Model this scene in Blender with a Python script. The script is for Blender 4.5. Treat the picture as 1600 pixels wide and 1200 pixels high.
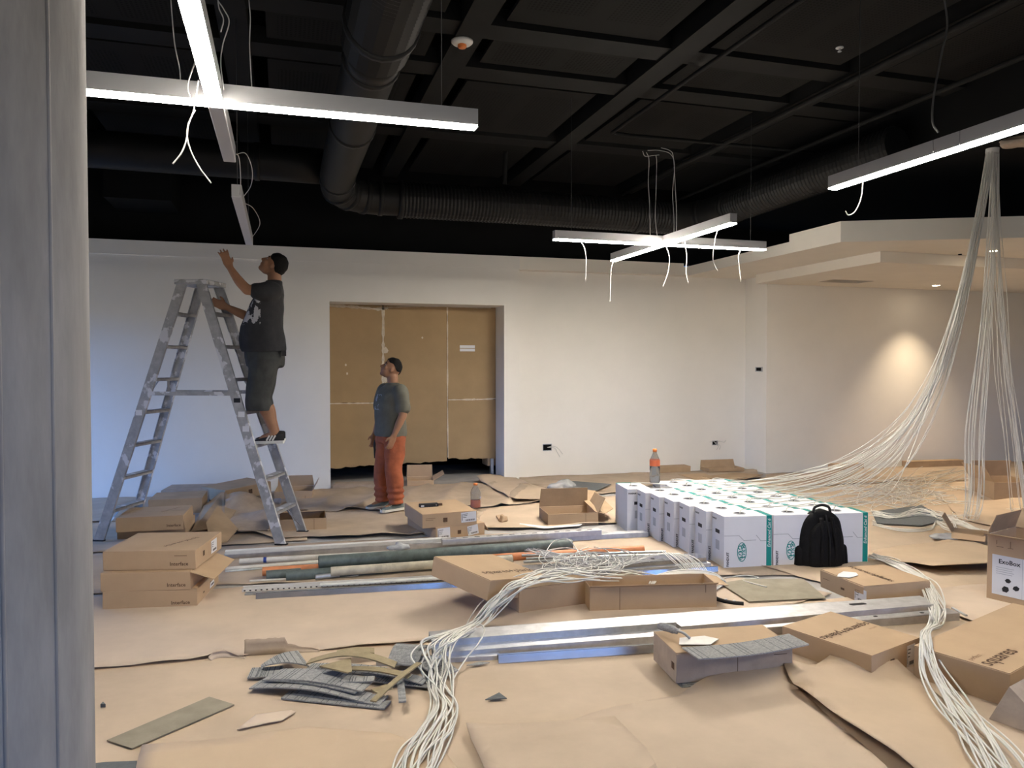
import bpy, bmesh, math, random
from mathutils import Vector, Matrix, Euler, noise
random.seed(7)
PI = math.pi
sc = bpy.context.scene
for o in list(bpy.data.objects):
    bpy.data.objects.remove(o)
COL = sc.collection

# ------------------------------------------------------------------ camera
CAM_H = 1.62; YAW = math.radians(16.7); PITCH = math.radians(1.43); FPX = 1200.0
cam_d = bpy.data.cameras.new('camera'); cam = bpy.data.objects.new('camera', cam_d); COL.objects.link(cam)
cam.location = (0, 0, CAM_H); cam.rotation_euler = (PI/2 - PITCH, 0, -YAW)
cam_d.sensor_width = 36; cam_d.lens = FPX/1600*36; cam_d.clip_start = .05
sc.camera = cam

# ------------------------------------------------------------------ world (overcast sky outside the windows)
wd = bpy.data.worlds.new('sky'); sc.world = wd; wd.use_nodes = True
bg = wd.node_tree.nodes['Background']
_nt = wd.node_tree; _tc = _nt.nodes.new('ShaderNodeTexCoord'); _sx = _nt.nodes.new('ShaderNodeSeparateXYZ'); _cr = _nt.nodes.new('ShaderNodeValToRGB')
_nt.links.new(_tc.outputs['Generated'], _sx.inputs[0]); _nt.links.new(_sx.outputs[2], _cr.inputs[0]); _nt.links.new(_cr.outputs[0], bg.inputs[0])
_cr.color_ramp.elements[0].position = 0.0; _cr.color_ramp.elements[0].color = (.10, .10, .095, 1)      # ground outside
_cr.color_ramp.elements[1].position = .02; _cr.color_ramp.elements[1].color = (.15, .39, 1.0, 1)      # open sky
bg.inputs[1].default_value = 10.5

# ------------------------------------------------------------------ exposure
vs = sc.view_settings
vs.view_transform = 'Standard'; vs.look = 'None'; vs.gamma = 1; vs.use_curve_mapping = False
vs.exposure = -0.2
BAR_E = 92.0          # emission of the pendant diffusers
sc.cycles.max_bounces = 8; sc.cycles.diffuse_bounces = 4; sc.cycles.transmission_bounces = 6
sc.cycles.sample_clamp_indirect = 4.0
try: sc.cycles.use_denoising = True
except Exception: pass

# ------------------------------------------------------------------ survey helpers: a spot in the photograph -> a point of the place
_f = Vector((math.sin(YAW)*math.cos(PITCH), math.cos(YAW)*math.cos(PITCH), -math.sin(PITCH)))
_r = Vector((math.cos(YAW), -math.sin(YAW), 0)); _u = _r.cross(_f)
_c = Vector((0, 0, CAM_H))
def ray(u, v): return _f + _r*((u-800)/FPX) + _u*((600-v)/FPX)
def G(u, v, z=0.0):
    d = ray(u, v); return _c + d*((z-CAM_H)/d.z)
def W(u, v, Y):
    d = ray(u, v); return _c + d*(Y/d.y)

# ------------------------------------------------------------------ materials
def mat(name, col, rough=.6, metal=0, var=.0, vscale=8, bump=0, bscale=60, emit=None, es=0, col2=None, trans=0, spec=.5, stretch=None, ior=1.45, alpha=1):
    m = bpy.data.materials.new(name); m.use_nodes = True
    nt = m.node_tree; b = nt.nodes['Principled BSDF']
    b.inputs['Base Color'].default_value = (*col, 1); b.inputs['Roughness'].default_value = rough
    b.inputs['Metallic'].default_value = metal; b.inputs['Specular IOR Level'].default_value = spec
    b.inputs['Transmission Weight'].default_value = trans; b.inputs['IOR'].default_value = ior
    b.inputs['Alpha'].default_value = alpha
    if emit: b.inputs['Emission Color'].default_value = (*emit, 1); b.inputs['Emission Strength'].default_value = es
    tc = nt.nodes.new('ShaderNodeTexCoord'); src = tc.outputs['Object']
    if stretch:
        mp = nt.nodes.new('ShaderNodeMapping'); mp.inputs['Scale'].default_value = stretch
        nt.links.new(src, mp.inputs[0]); src = mp.outputs[0]
    if var > 0 or col2:
        n = nt.nodes.new('ShaderNodeTexNoise'); n.inputs['Scale'].default_value = vscale; n.inputs['Detail'].default_value = 5; n.inputs['Roughness'].default_value = .6
        nt.links.new(src, n.inputs['Vector'])
        r = nt.nodes.new('ShaderNodeValToRGB')
        c2 = col2 if col2 else tuple(max(0, c*(1-var)) for c in col)
        c1 = col if col2 else tuple(min(1, c*(1+var)) for c in col)
        r.color_ramp.elements[0].position = .35; r.color_ramp.elements[0].color = (*c2, 1)
        r.color_ramp.elements[1].position = .65; r.color_ramp.elements[1].color = (*c1, 1)
        nt.links.new(n.outputs['Fac'], r.inputs[0]); nt.links.new(r.outputs[0], b.inputs['Base Color'])
    if bump > 0:
        n2 = nt.nodes.new('ShaderNodeTexNoise'); n2.inputs['Scale'].default_value = bscale; n2.inputs['Detail'].default_value = 4
        nt.links.new(src, n2.inputs['Vector'])
        bp = nt.nodes.new('ShaderNodeBump'); bp.inputs['Strength'].default_value = bump; bp.inputs['Distance'].default_value = .01
        nt.links.new(n2.outputs['Fac'], bp.inputs['Height']); nt.links.new(bp.outputs[0], b.inputs['Normal'])
    return m
def N(m, kind, **kw):
    n = m.node_tree.nodes.new(kind)
    for k, v in kw.items(): setattr(n, k, v)
    return n
def L(m, a, b): m.node_tree.links.new(a, b)
M = {}
M['wall'] = mat('painted_wall', (.86, .83, .775), .75, var=.02, vscale=1.5, bump=.08, bscale=120)
M['soffit'] = mat('soffit_paint', (.90, .85, .76), .8, var=.02, vscale=2)
M['black'] = mat('black_paint', (.0045, .0047, .005), .8, spec=.12, var=.15, vscale=3)
M['black_panel'] = mat('black_panel', (.026, .025, .0235), .8, var=.12, vscale=2)
M['black_beam'] = mat('black_beam', (.0075, .0077, .0077), .75, spec=.15, var=.15, vscale=4)
M['plenum'] = mat('plenum_black', (.002, .002, .002), .9, spec=.05)
M['duct'] = mat('duct_black', (.0065, .0067, .007), .5, spec=.25, var=.15, vscale=4)
M['drywall'] = mat('gypsum_face', (.36, .25, .135), .85, var=.06, vscale=2.5, bump=.06, bscale=40)
M['compound'] = mat('joint_compound', (.62, .55, .45), .9, var=.1, vscale=30, bump=.4, bscale=60)
M['slab'] = mat('concrete_slab', (.40, .39, .385), .85, var=.15, vscale=3, bump=.15, bscale=30)
M['paper'] = mat('floor_paper', (.56, .44, .325), .75, var=.10, vscale=1.6, bump=.12, bscale=14)
M['paper2'] = mat('floor_paper_pale', (.61, .49, .385), .75, var=.10, vscale=1.3, bump=.12, bscale=12)
M['paper3'] = mat('floor_paper_darker', (.46, .365, .275), .8, var=.12, vscale=2.2, bump=.2, bscale=18)  # darker, more mottled tone of the floor paper
M['paper_or'] = mat('floor_paper_orange', (.57, .435, .305), .75, var=.07, vscale=1.5, bump=.1, bscale=12)
M['kraft'] = mat('kraft_board', (.50, .355, .225), .8, var=.05, vscale=3, bump=.06, bscale=60)
M['kraft_in'] = mat('kraft_board_worn', (.42, .30, .19), .85, var=.08, vscale=5, bump=.08, bscale=50)
M['kraft_old'] = mat('kraft_board_faded', (.42, .335, .265), .85, var=.10, vscale=9, bump=.15, bscale=40)
M['ink'] = mat('brown_ink', (.10, .055, .03), .8)
M['ink_black'] = mat('black_ink', (.015, .015, .018), .7)
M['ink_faint'] = mat('faint_ink', (.25, .15, .085), .8)
M['ink_faint2'] = mat('board_cut_grey', (.30, .30, .33), .8)
M['white_label'] = mat('label_paper', (.80, .80, .82), .6)
M['grey_label'] = mat('grey_print', (.50, .51, .55), .7)
M['white_box'] = mat('white_carton', (.88, .87, .90), .5, var=.02, vscale=4)
M['teal'] = mat('teal_print', (.0, .27, .25), .5)
M['galv'] = mat('galvanized_steel', (.74, .74, .75), .50, 1, var=.10, vscale=14, bump=.04, bscale=12)
M['galv_dull'] = mat('galvanized_dull', (.50, .52, .54), .45, .85, var=.14, vscale=14)
M['galv_bright'] = mat('galvanized_bright', (.80, .82, .84), .22, 1, var=.08, vscale=10)
M['white_metal'] = mat('white_steel', (.78, .78, .76), .4, .1, var=.05, vscale=15)
M['white_pvc'] = mat('white_pvc', (.72, .70, .66), .4, 0, var=.08, vscale=12)
M['beige_pvc'] = mat('beige_pvc', (.52, .48, .38), .5, 0, var=.18, vscale=14)
M['green_pipe'] = mat('grey_green_pipe', (.115, .145, .14), .5, .1, var=.22, vscale=16)
M['orange_pipe'] = mat('orange_pipe', (.70, .27, .12), .45, 0, var=.1, vscale=15)
M['blue_tape'] = mat('blue_tape', (.03, .07, .35), .5)
M['alu'] = mat('ladder_aluminium', (.40, .40, .405), .5, .2, var=.15, vscale=15)
M['cable'] = mat('white_cable', (.80, .78, .72), .45, var=.03, vscale=5)
M['cable_grey'] = mat('grey_cable', (.58, .57, .55), .5)
M['wire_dim'] = mat('pendant_wire', (.62, .61, .58), .5)
M['black_cable'] = mat('black_cable', (.06, .06, .06), .5)
M['lum_body'] = mat('luminaire_aluminium', (.55, .55, .56), .4, .3)
M['lum_dead'] = mat('luminaire_unlit_lens', (.62, .62, .64), .5)
M['lum_on'] = mat('luminaire_diffuser', (.9, .9, .9), .5, emit=(1, .93, .82), es=BAR_E)
M['lum_on_high'] = mat('luminaire_diffuser_full_output', (.9, .9, .9), .5, emit=(1, .92, .80), es=BAR_E*2.25)
M['spot_on'] = mat('downlight_lens', (.9, .9, .9), .5, emit=(1, .82, .58), es=70)
M['concrete'] = mat('column_concrete', (.46, .445, .43), .8, col2=(.31, .30, .29), vscale=4.5, bump=.3, bscale=9, stretch=(1.6, 1.6, .45))
M['carpet'] = mat('carpet_grey', (.42, .42, .41), .95, var=.2, vscale=90, bump=.9, bscale=260)
M['carpet_back'] = mat('carpet_backing_olive', (.33, .27, .165), .9, var=.12, vscale=20, bump=.2, bscale=90)
M['tile_grey'] = mat('plank_backing', (.30, .265, .20), .8, var=.12, vscale=7, bump=.08, bscale=40)
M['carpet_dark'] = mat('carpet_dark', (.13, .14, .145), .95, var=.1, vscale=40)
M['plastic_white'] = mat('white_plastic', (.80, .78, .74), .4)
M['orange'] = mat('orange_plastic', (.85, .25, .06), .4)
M['bottle'] = mat('clear_plastic', (.93, .95, .96), .08, trans=.92, ior=1.15)
M['drink'] = mat('orange_drink', (.95, .25, .12), .2, trans=.35)
M['water'] = mat('water', (.9, .95, .97), .02, trans=.95, ior=1.2)
M['bag_label'] = mat('orange_label', (.85, .20, .08), .5)
M['nylon'] = mat('black_nylon', (.006, .006, .007), .8, var=.25, vscale=40, bump=.3, bscale=150, spec=.25)
M['nylon2'] = mat('black_nylon_strap', (.011, .011, .012), .6, spec=.3)
M['film'] = mat('clear_film', (.85, .87, .88), .25, trans=.55, ior=1.1, bump=.5, bscale=40)
M['skin'] = mat('skin', (.30, .155, .09), .55, var=.08, vscale=10, spec=.35)
M['hair'] = mat('black_hair', (.005, .0045, .0045), .7, spec=.2, bump=.6, bscale=120)
M['shirt_black'] = mat('charcoal_cotton', (.022, .023, .027), .9, var=.15, vscale=12, bump=.3, bscale=25)
M['shorts'] = mat('dark_grey_canvas', (.040, .043, .043), .9, var=.2, vscale=10, bump=.3, bscale=30)
M['shirt_olive'] = mat('olive_grey_cotton', (.115, .112, .09), .9, var=.12, vscale=9, bump=.3, bscale=25)
M['trousers'] = mat('rust_canvas', (.31, .085, .036), .85, var=.18, vscale=9, bump=.4, bscale=25)
M['shoe_black'] = mat('black_suede', (.014, .014, .017), .8)
M['shoe_grey'] = mat('grey_mesh_shoe', (.12, .15, .16), .8)
M['eye_white'] = mat('eye_white', (.30, .27, .25), .4)
M['rubber_white'] = mat('white_rubber', (.62, .62, .58), .6)
M['glass'] = mat('window_glass', (1, 1, 1), .0, trans=1, ior=1.02)
M['frame'] = mat('window_frame_dark', (.03, .03, .032), .4, .5)
M['back_wall'] = mat('rear_wall_paint', (.60, .58, .55), .8)

# ------------------------------------------------------------------ mesh helpers
class MB:
    def __init__(s): s.v = []; s.f = []; s.sm = []
    def add(s, vs_, fs, smooth=False):
        o = len(s.v); s.v += [Vector(p) for p in vs_]; s.f += [tuple(i+o for i in q) for q in fs]; s.sm += [smooth]*len(fs); return s
    def box(s, x0, y0, z0, x1, y1, z1, mtx=None):
        p = [Vector(q) for q in ((x0,y0,z0),(x1,y0,z0),(x1,y1,z0),(x0,y1,z0),(x0,y0,z1),(x1,y0,z1),(x1,y1,z1),(x0,y1,z1))]
        if mtx: p = [mtx @ q for q in p]
        return s.add(p, [(0,3,2,1),(4,5,6,7),(0,1,5,4),(1,2,6,5),(2,3,7,6),(3,0,4,7)])
    def prism(s, poly, z0, z1, mtx=None):
        n = len(poly); p = [Vector((a, b, z0)) for a, b in poly] + [Vector((a, b, z1)) for a, b in poly]
        if mtx: p = [mtx @ q for q in p]
        return s.add(p, [tuple(range(n-1, -1, -1)), tuple(range(n, 2*n))] + [(i, (i+1) % n, n+(i+1) % n, n+i) for i in range(n)])
    def beam(s, a, b, w, h, up=(0,0,1)):
        a = Vector(a); b = Vector(b); d = (b-a); Ln = d.length; d.normalize()
        x = d.cross(Vector(up)); x.normalize(); y = x.cross(d)
        m = Matrix((x, d, y)).transposed().to_4x4(); m.translation = a
        return s.box(-w/2, 0, -h/2, w/2, Ln, h/2, m)
    def extrude(s, prof, a, b, up=(0,0,1), closed=True):
        """profile (x sideways, y up) swept from a to b"""
        a = Vector(a); b = Vector(b); d = (b-a).normalized(); x = d.cross(Vector(up)).normalized(); y = x.cross(d)
        n = len(prof); p = [a + x*q[0] + y*q[1] for q in prof] + [b + x*q[0] + y*q[1] for q in prof]
        fs = [(i, (i+1) % n, n+(i+1) % n, n+i) for i in range(n)]
        fs += [tuple(range(n-1, -1, -1)), tuple(range(n, 2*n))]
        return s.add(p, fs)
    def tube(s, pts, r, k=6, cap=True, smooth=True, flat=None):
        pts = [Vector(p) for p in pts]; n = len(pts); rr = r if isinstance(r, (list, tuple)) else [r]*n
        t = (pts[1]-pts[0]).normalized(); ref = Vector((0,0,1)) if abs(t.z) < .9 else Vector((1,0,0))
        x = t.cross(ref).normalized(); vs_ = []
        for i in range(n):
            t = (pts[min(i+1, n-1)] - pts[max(i-1, 0)])
            if t.length < 1e-9: t = Vector((0,0,1))
            t.normalize(); x = (x - t*x.dot(t))
            if x.length < 1e-6: x = t.orthogonal()
            x.normalize(); y = t.cross(x)
            for j in range(k):
                a = 2*PI*j/k; vs_.append(pts[i] + (x*math.cos(a) + y*math.sin(a))*rr[i])
        fs = [(i*k+j, i*k+(j+1) % k, (i+1)*k+(j+1) % k, (i+1)*k+j) for i in range(n-1) for j in range(k)]
        if cap: fs += [tuple(range(k-1, -1, -1)), tuple(range((n-1)*k, n*k))]
        return s.add(vs_, fs, smooth)
    def lathe(s, prof, k=20, mtx=None, cap=True):
        vs_ = [Vector((r*math.cos(2*PI*j/k), r*math.sin(2*PI*j/k), z)) for r, z in prof for j in range(k)]
        if mtx: vs_ = [mtx @ v for v in vs_]
        n = len(prof)
        fs = [(i*k+j, i*k+(j+1) % k, (i+1)*k+(j+1) % k, (i+1)*k+j) for i in range(n-1) for j in range(k)]
        if cap: fs += [tuple(range(k-1, -1, -1)), tuple(range((n-1)*k, n*k))]
        return s.add(vs_, fs, True)
    def ellipsoid(s, c, r, k=16, n=10, rot=None):
        c = Vector(c); vs_ = []; 
        for i in range(n+1):
            ph = -PI/2 + PI*i/n
            for j in range(k):
                a = 2*PI*j/k
                p = Vector((r[0]*max(1e-4, math.cos(ph))*math.cos(a), r[1]*max(1e-4, math.cos(ph))*math.sin(a), r[2]*math.sin(ph)))
                if rot: p = rot @ p
                vs_.append(c+p)
        fs = [(i*k+j, i*k+(j+1) % k, (i+1)*k+(j+1) % k, (i+1)*k+j) for i in range(n) for j in range(k)]
        fs += [tuple(range(k-1, -1, -1)), tuple(range(n*k, (n+1)*k))]
        return s.add(vs_, fs, True)
    def mesh(s, name, m):
        me = bpy.data.meshes.new(name); me.from_pydata([tuple(v) for v in s.v], [], s.f)
        me.polygons.foreach_set('use_smooth', s.sm)
        if m is not None:
            for q in (m if isinstance(m, list) else [m]): me.materials.append(M[q] if isinstance(q, str) else q)
        me.update(); return me
    def build(s, name, m, parent=None, **kw): return link(name, s.mesh(name, m), parent, **kw)
def link(name, me, parent=None, label=None, cat=None, group=None, kind=None):
    o = bpy.data.objects.new(name, me); COL.objects.link(o)
    if parent is not None: o.parent = parent
    return tag(o, label, cat, group, kind)
def tag(o, label=None, cat=None, group=None, kind=None):
    for k, v in (('label', label), ('category', cat), ('group', group), ('kind', kind)):
        if v: o[k] = v
    return o
def empty(name, loc=(0,0,0), rz=0, label=None, cat=None, group=None, kind=None):
    o = bpy.data.objects.new(name, None); COL.objects.link(o); o.location = loc; o.rotation_euler = (0, 0, rz)
    o.empty_display_size = .1
    return tag(o, label, cat, group, kind)
def bevel(o, w, seg=2):
    b = o.modifiers.new('bevel', 'BEVEL'); b.width = w; b.segments = seg; b.limit_method = 'ANGLE'; return o
def crom(P, n=8):
    P = [Vector(p) for p in P]; Q = [P[0]*2-P[1]] + P + [P[-1]*2-P[-2]]; out = []
    for i in range(1, len(Q)-2):
        a, b, c, d = Q[i-1:i+3]
        for k in range(n):
            t = k/n
            out.append(.5*((2*b) + (c-a)*t + (2*a-5*b+4*c-d)*t*t + (3*b-a-3*c+d)*t**3))
    out.append(P[-1]); return out
_tc = {}
def text_mesh(txt, size, m, shear=0, bold=0):
    key = (txt, size, m, shear, bold)
    if key in _tc: return _tc[key]
    cu = bpy.data.curves.new('print', 'FONT'); cu.body = txt; cu.size = size; cu.shear = shear; cu.offset = bold
    cu.align_x = 'LEFT'; cu.align_y = 'BOTTOM_BASELINE'; cu.resolution_u = 2
    o = bpy.data.objects.new('print', cu); COL.objects.link(o)
    dg = bpy.context.evaluated_depsgraph_get()
    me = bpy.data.meshes.new_from_object(o.evaluated_get(dg)); bpy.data.objects.remove(o); bpy.data.curves.remove(cu)
    me.materials.clear(); me.materials.append(M[m]); _tc[key] = me; return me
def put_text(txt, size, m, parent, mtx, name='printed_text', **kw):
    o = link(name, text_mesh(txt, size, m, **kw), parent); o.matrix_local = mtx; return o
def basis(o, x, y):
    x = Vector(x).normalized(); y = Vector(y).normalized(); z = x.cross(y)
    m = Matrix((x, y, z)).transposed().to_4x4(); m.translation = Vector(o); return m
# ================================================================== THE ROOM
def struct(name, mb, m, parent=None): return mb.build(name, m, parent, kind='structure')
XL, XR, YB, YW = -4.4, 13.0, -5.0, 10.28
struct('floor', MB().box(XL-.3, YB-.3, -.2, XR+.3, 13, 0), 'slab')
# back wall, the thick part with the boarded-up opening
DX0, DX1, DZ = .604, 2.97, 2.445
struct('wall_back', MB().box(XL, YW, 0, DX0, YW+.44, 3.13).box(DX1, YW, 0, 3.19, YW+.44, 3.13).box(DX0, YW, DZ, DX1, YW+.44, 3.13), 'wall')
struct('trim_1', MB().box(XL, YW-.018, 2.955, 3.19, YW, 3.13), 'wall')
struct('wall_back_right', MB().box(3.19, YW+.14, 0, 6.92, YW+.44, 2.95), 'wall')
struct('wall_right', MB().box(6.92, 9.87, 0, XR, 10.42, 2.95), 'wall')
struct('wall_end', MB().box(XR, YB, 0, XR+.2, 13, 4.7), 'back_wall')
struct('wall_upper', MB().box(XL, YW+.17, 3.131, XR, YW+.3, 4.7), 'black')
struct('wall_behind_opening', MB().box(-.5, 12.2, 0, 4.5, 12.4, 3).box(-.6, 10.72, 0, -.5, 12.4, 3).box(4.5, 10.72, 0, 4.6, 12.4, 3).box(-.6, 10.72, 2.6, 4.6, 12.4, 2.7), 'plenum')
# left and rear walls, glazed (outside the photograph: daylight comes in here)
def glazed(name, axis, c, s0, s1, z0, z1, ends):
    mb = MB()
    def bx(a0, a1, q0, q1, t=.2):
        if axis == 'x': mb.box(c-t, a0, q0, c, a1, q1)
        else: mb.box(a0, c-t, q0, a1, c, q1)
    bx(ends[0], s0, 0, 4.7); bx(s1, ends[1], 0, 4.7); bx(s0, s1, 0, z0); bx(s0, s1, z1, 4.7)
    w = struct(name, mb, 'back_wall')
    fr = MB(); n = max(2, int((s1-s0)/1.5))
    for i in range(n+1):
        a = s0 + (s1-s0)*i/n
        if axis == 'x': fr.box(c-.12, a-.03, z0, c-.04, a+.03, z1)
        else: fr.box(a-.03, c-.12, z0, a+.03, c-.04, z1)
    fr.build('mullion', 'frame', w)
    ld = bpy.data.lights.new('daylight_portal', 'AREA'); ld.shape = 'RECTANGLE'; ld.size = s1-s0; ld.size_y = z1-z0; ld.cycles.is_portal = True
    lo = bpy.data.objects.new('daylight_portal', ld); COL.objects.link(lo)
    mid = (s0+s1)/2
    if axis == 'x':
        lo.matrix_world = basis((c-.1, mid, (z0+z1)/2), (0,1,0), (0,0,1))     # -z must look into the room (+x)
        lo.matrix_world = basis((c-.1, mid, (z0+z1)/2), (0,-1,0), (0,0,1)) if lo.matrix_world.to_3x3() @ Vector((0,0,-1)) != Vector((1,0,0)) and (lo.matrix_world.to_3x3() @ Vector((0,0,-1))).x < 0 else lo.matrix_world
    else:
        m_ = basis((mid, c-.1, (z0+z1)/2), (1,0,0), (0,0,1))
        if (m_.to_3x3() @ Vector((0,0,-1))).y < 0: m_ = basis((mid, c-.1, (z0+z1)/2), (-1,0,0), (0,0,1))
        lo.matrix_world = m_
    return w
glazed('wall_left', 'x', XL, 7.3, 10.2, .1, 2.3, (YB, 10.72))
glazed('wall_rear', 'y', YB, 1.5, 6.5, .9, 2.4, (XL-.2, XR+.2))

# boarded opening: gypsum boards standing in the reveal
inf = empty('gypsum_board_partition', (0, 10.74, 0), 0, 'brown gypsum boards closing off the doorway behind the standing man', 'partition')
bd = [(.45, 1.345, 1.10, 2.52, 0), (.45, 1.345, .20, 1.085, .03), (1.36, 2.25, .24, 2.52, .0), (2.27, 3.05, 1.13, 2.52, 0), (2.27, 3.05, .28, 1.115, -.02)]
random.seed(3)
for x0, x1, z0, z1, sl in bd:
    n = 14; bot = []
    for i in range(n+1):
        zz = z0 + (sl*i/n + random.uniform(-.012, .012) if z0 < .5 else 0); bot.append((x0+(x1-x0)*i/n, zz))
    poly = bot + [(x1, z1), (x0, z1)]
    MB().prism(poly, 0, .015, basis((0, random.uniform(0, .004), 0), (1,0,0), (0,0,1))).build('gypsum_board', 'drywall', inf)
def smear(pts, w, y=-.019, seed=0):
    random.seed(seed); mb = MB(); P = crom([Vector((a, y, b)) for a, b in pts], 10)
    vs_ = []; 
    for i, p in enumerate(P):
        t = (P[min(i+1, len(P)-1)]-P[max(0, i-1)]).normalized(); nrm = Vector((t.z, 0, -t.x)); q = w*random.uniform(.35, 1.0)
        vs_ += [p + nrm*q*.5, p - nrm*q*.5, p - nrm*q*.5 + Vector((0,.006,0)), p + nrm*q*.5 + Vector((0,.006,0))]
    n = len(P); fs = []
    for i in range(n-1):
        for j in range(4): fs.append((i*4+j, i*4+(j+1) % 4, i*4+4+(j+1) % 4, i*4+4+j))
    mb.add(vs_, fs).build('joint_compound', 'compound', inf)
smear([(1.355, 2.42), (1.352, 1.9), (1.35, 1.5), (1.35, 1.1)], .05, seed=1)
smear([(2.26, 2.44), (2.262, 1.8), (2.26, 1.1), (2.265, .3)], .022, seed=2)
smear([(.6, 1.092), (1.0, 1.09), (1.34, 1.092)], .022, seed=3)
smear([(2.27, 1.122), (2.7, 1.122), (2.97, 1.13)], .028, seed=4)
smear([(.62, 2.43), (1.0, 2.41), (1.3, 2.39), (1.42, 2.41)], .05, seed=5)
smear([(1.3, 2.41), (1.9, 2.44), (2.9, 2.44)], .02, seed=6)
for a, b in ((1.385, 1.82), (1.38, 1.42), (2.65, 1.125), (.86, 1.5), (1.9, 2.0), (.84, 1.62)):
    r0 = .045 if a > 1.3 and a < 1.4 else .016
    MB().prism([(r0*random.uniform(.6, 1)*math.cos(t*PI/4), r0*1.3*random.uniform(.6, 1)*math.sin(t*PI/4)) for t in range(8)], 0, .006, basis((a, -.016, b), (1,0,0), (0,0,1))).build('compound_dab', 'compound', inf)
for dz in (0, .048): MB().box(2.44, -.02, 1.86-dz, 2.66, -.016, 1.90-dz).build('white_sticker', 'white_label', inf)
# steel stud of the partition at the right of the gap
MB().box(2.90, -.01, 0, 2.94, .06, .9).build('stud', 'galv_dull', inf)
MB().box(2.86, .03, .15, 2.99, .35, .3).build('stud_block', 'kraft_in', inf)

# soffit on the right, with its fascia, lower tray and hatch
SF = [(3.19, YW+.14), (5.81, YW+.14), (5.81, 6.98), (7.46, 6.18), (XR, 3.5), (XR, YW+.14)]
sof = struct('ceiling_soffit', MB().prism([(3.19, YW-.018), (5.81, YW-.018), (5.81, 6.98), (7.46, 6.18), (XR, 3.5), (XR, YW+.16), (3.19, YW+.16)], 2.95, 3.085), 'soffit')
struct('fascia_upper', MB().prism([(5.81, 7.86), (5.81, 6.98), (7.46, 6.18), (XR, 3.5), (XR, 3.7), (7.5, 6.34), (5.93, 7.10), (5.93, 7.86)], 3.0851, 3.175), 'soffit', sof)
struct('fascia_band', MB().box(3.19, YW-.018, 3.0851, 5.75, YW+.16, 3.13), 'soffit', sof)
hx0, hx1, hy0, hy1 = 7.45, 8.15, 9.08, 9.42
tray = MB().box(6.72, 7.4, 2.82, hx0, 9.87, 2.949).box(hx1, 7.4, 2.82, XR, 9.87, 2.949).box(hx0, 7.4, 2.82, hx1, hy0, 2.949).box(hx0, hy1, 2.82, hx1, 9.87, 2.949)
struct('dropped_tray', tray, 'soffit', sof)
struct('hatch_opening', MB().box(hx0, hy0, 2.93, hx1, hy1, 2.945), 'plenum', sof)
def downlight(p, label):
    e = empty('downlight', p, 0, label, 'downlight', 'recessed downlights in the soffit')
    MB().lathe([(.045, -.001), (.062, -.004), (.066, -.001)], 24, cap=False).build('trim_ring', 'plastic_white', e)
    MB().lathe([(.001, -.0015), (.05, -.0035)], 20, cap=False).build('lens', 'spot_on', e)
    ld = bpy.data.lights.new('downlight_beam', 'SPOT'); ld.energy = 260; ld.color = (1, .78, .52); ld.spot_size = math.radians(86); ld.spot_blend = .9; ld.shadow_soft_size = .04
    lo = bpy.data.objects.new('downlight_beam', ld); COL.objects.link(lo); lo.parent = e; lo.location = (0, 0, -.012)
downlight((9.48, 9.30, 2.82), 'warm recessed downlight close to the right wall above the light pool')
downlight((7.98, 7.0, 2.95), 'warm recessed downlight behind the hanging cable strands')
downlight((9.6, 6.3, 2.95), 'added warm downlight, unseen beyond the photo edge in front of the tray')  # extra unseen downlight, added to brighten the right wall and soffit
MB().lathe([(.018, -.012), (.022, -.002), (.022, 0)], 10).build('soffit_sensor', 'black', sof).location = tuple(G(1500, 397, 2.95))

# black ceiling: plenum, beams, panels
ceil = struct('ceiling', MB().box(XL-.2, YB-.2, 4.62, XR+.2, 12.5, 4.75), 'plenum')
struct('ceiling_lower', MB().box(6.05, YB, 3.72, XR, 10.44, 4.6), 'black')
pm = mat('perforated_panel', (.0085, .0083, .0080), .85, spec=.12)
tcn = N(pm, 'ShaderNodeTexCoord'); nt = pm.node_tree
sep = N(pm, 'ShaderNodeSeparateXYZ'); L(pm, tcn.outputs['Object'], sep.inputs[0])
gen = N(pm, 'ShaderNodeSeparateXYZ'); L(pm, tcn.outputs['Generated'], gen.inputs[0])
def mth(op, a, b=None):
    n = N(pm, 'ShaderNodeMath', operation=op)
    for i, q in enumerate((a, b)):
        if q is None: continue
        if isinstance(q, (int, float)): n.inputs[i].default_value = q
        else: L(pm, q, n.inputs[i])
    return n.outputs[0]
dx = mth('SUBTRACT', mth('FRACT', mth('MULTIPLY', sep.outputs[0], 30)), .5); dy = mth('SUBTRACT', mth('FRACT', mth('MULTIPLY', sep.outputs[1], 30)), .5)
dot = mth('LESS_THAN', mth('ADD', mth('MULTIPLY', dx, dx), mth('MULTIPLY', dy, dy)), .085)
gx = mth('FRACT', mth('MULTIPLY', gen.outputs[0], 2)); gx = mth('LESS_THAN', mth('ABSOLUTE', mth('SUBTRACT', gx, .5)), .37)
gy = mth('LESS_THAN', mth('ABSOLUTE', mth('SUBTRACT', gen.outputs[1], .5)), .36)
msk = mth('MULTIPLY', dot, mth('MULTIPLY', gx, gy))
mix = N(pm, 'ShaderNodeMix', data_type='RGBA'); L(pm, msk, mix.inputs['Factor'])
mix.inputs[6].default_value = (.0085, .0083, .0080, 1); mix.inputs[7].default_value = (.0012, .0012, .0012, 1)
L(pm, mix.outputs[2], nt.nodes['Principled BSDF'].inputs['Base Color'])
M['perf'] = pm
CZ = 4.2
bxs = [-3.79, -2.06, -.33, 1.40, 3.13, 4.86]
bys = [(-.9, -.65), (.9, 1.15), (1.75, 2.0), (3.7, 3.95), (5.62, 5.87), (6.45, 6.73), (8.32, 8.6)]
for x in bxs: MB().box(x-.105, YB, CZ-.06, x+.105, 10.4, CZ+.12).build('ceiling_beam', 'black_beam', ceil)
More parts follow.
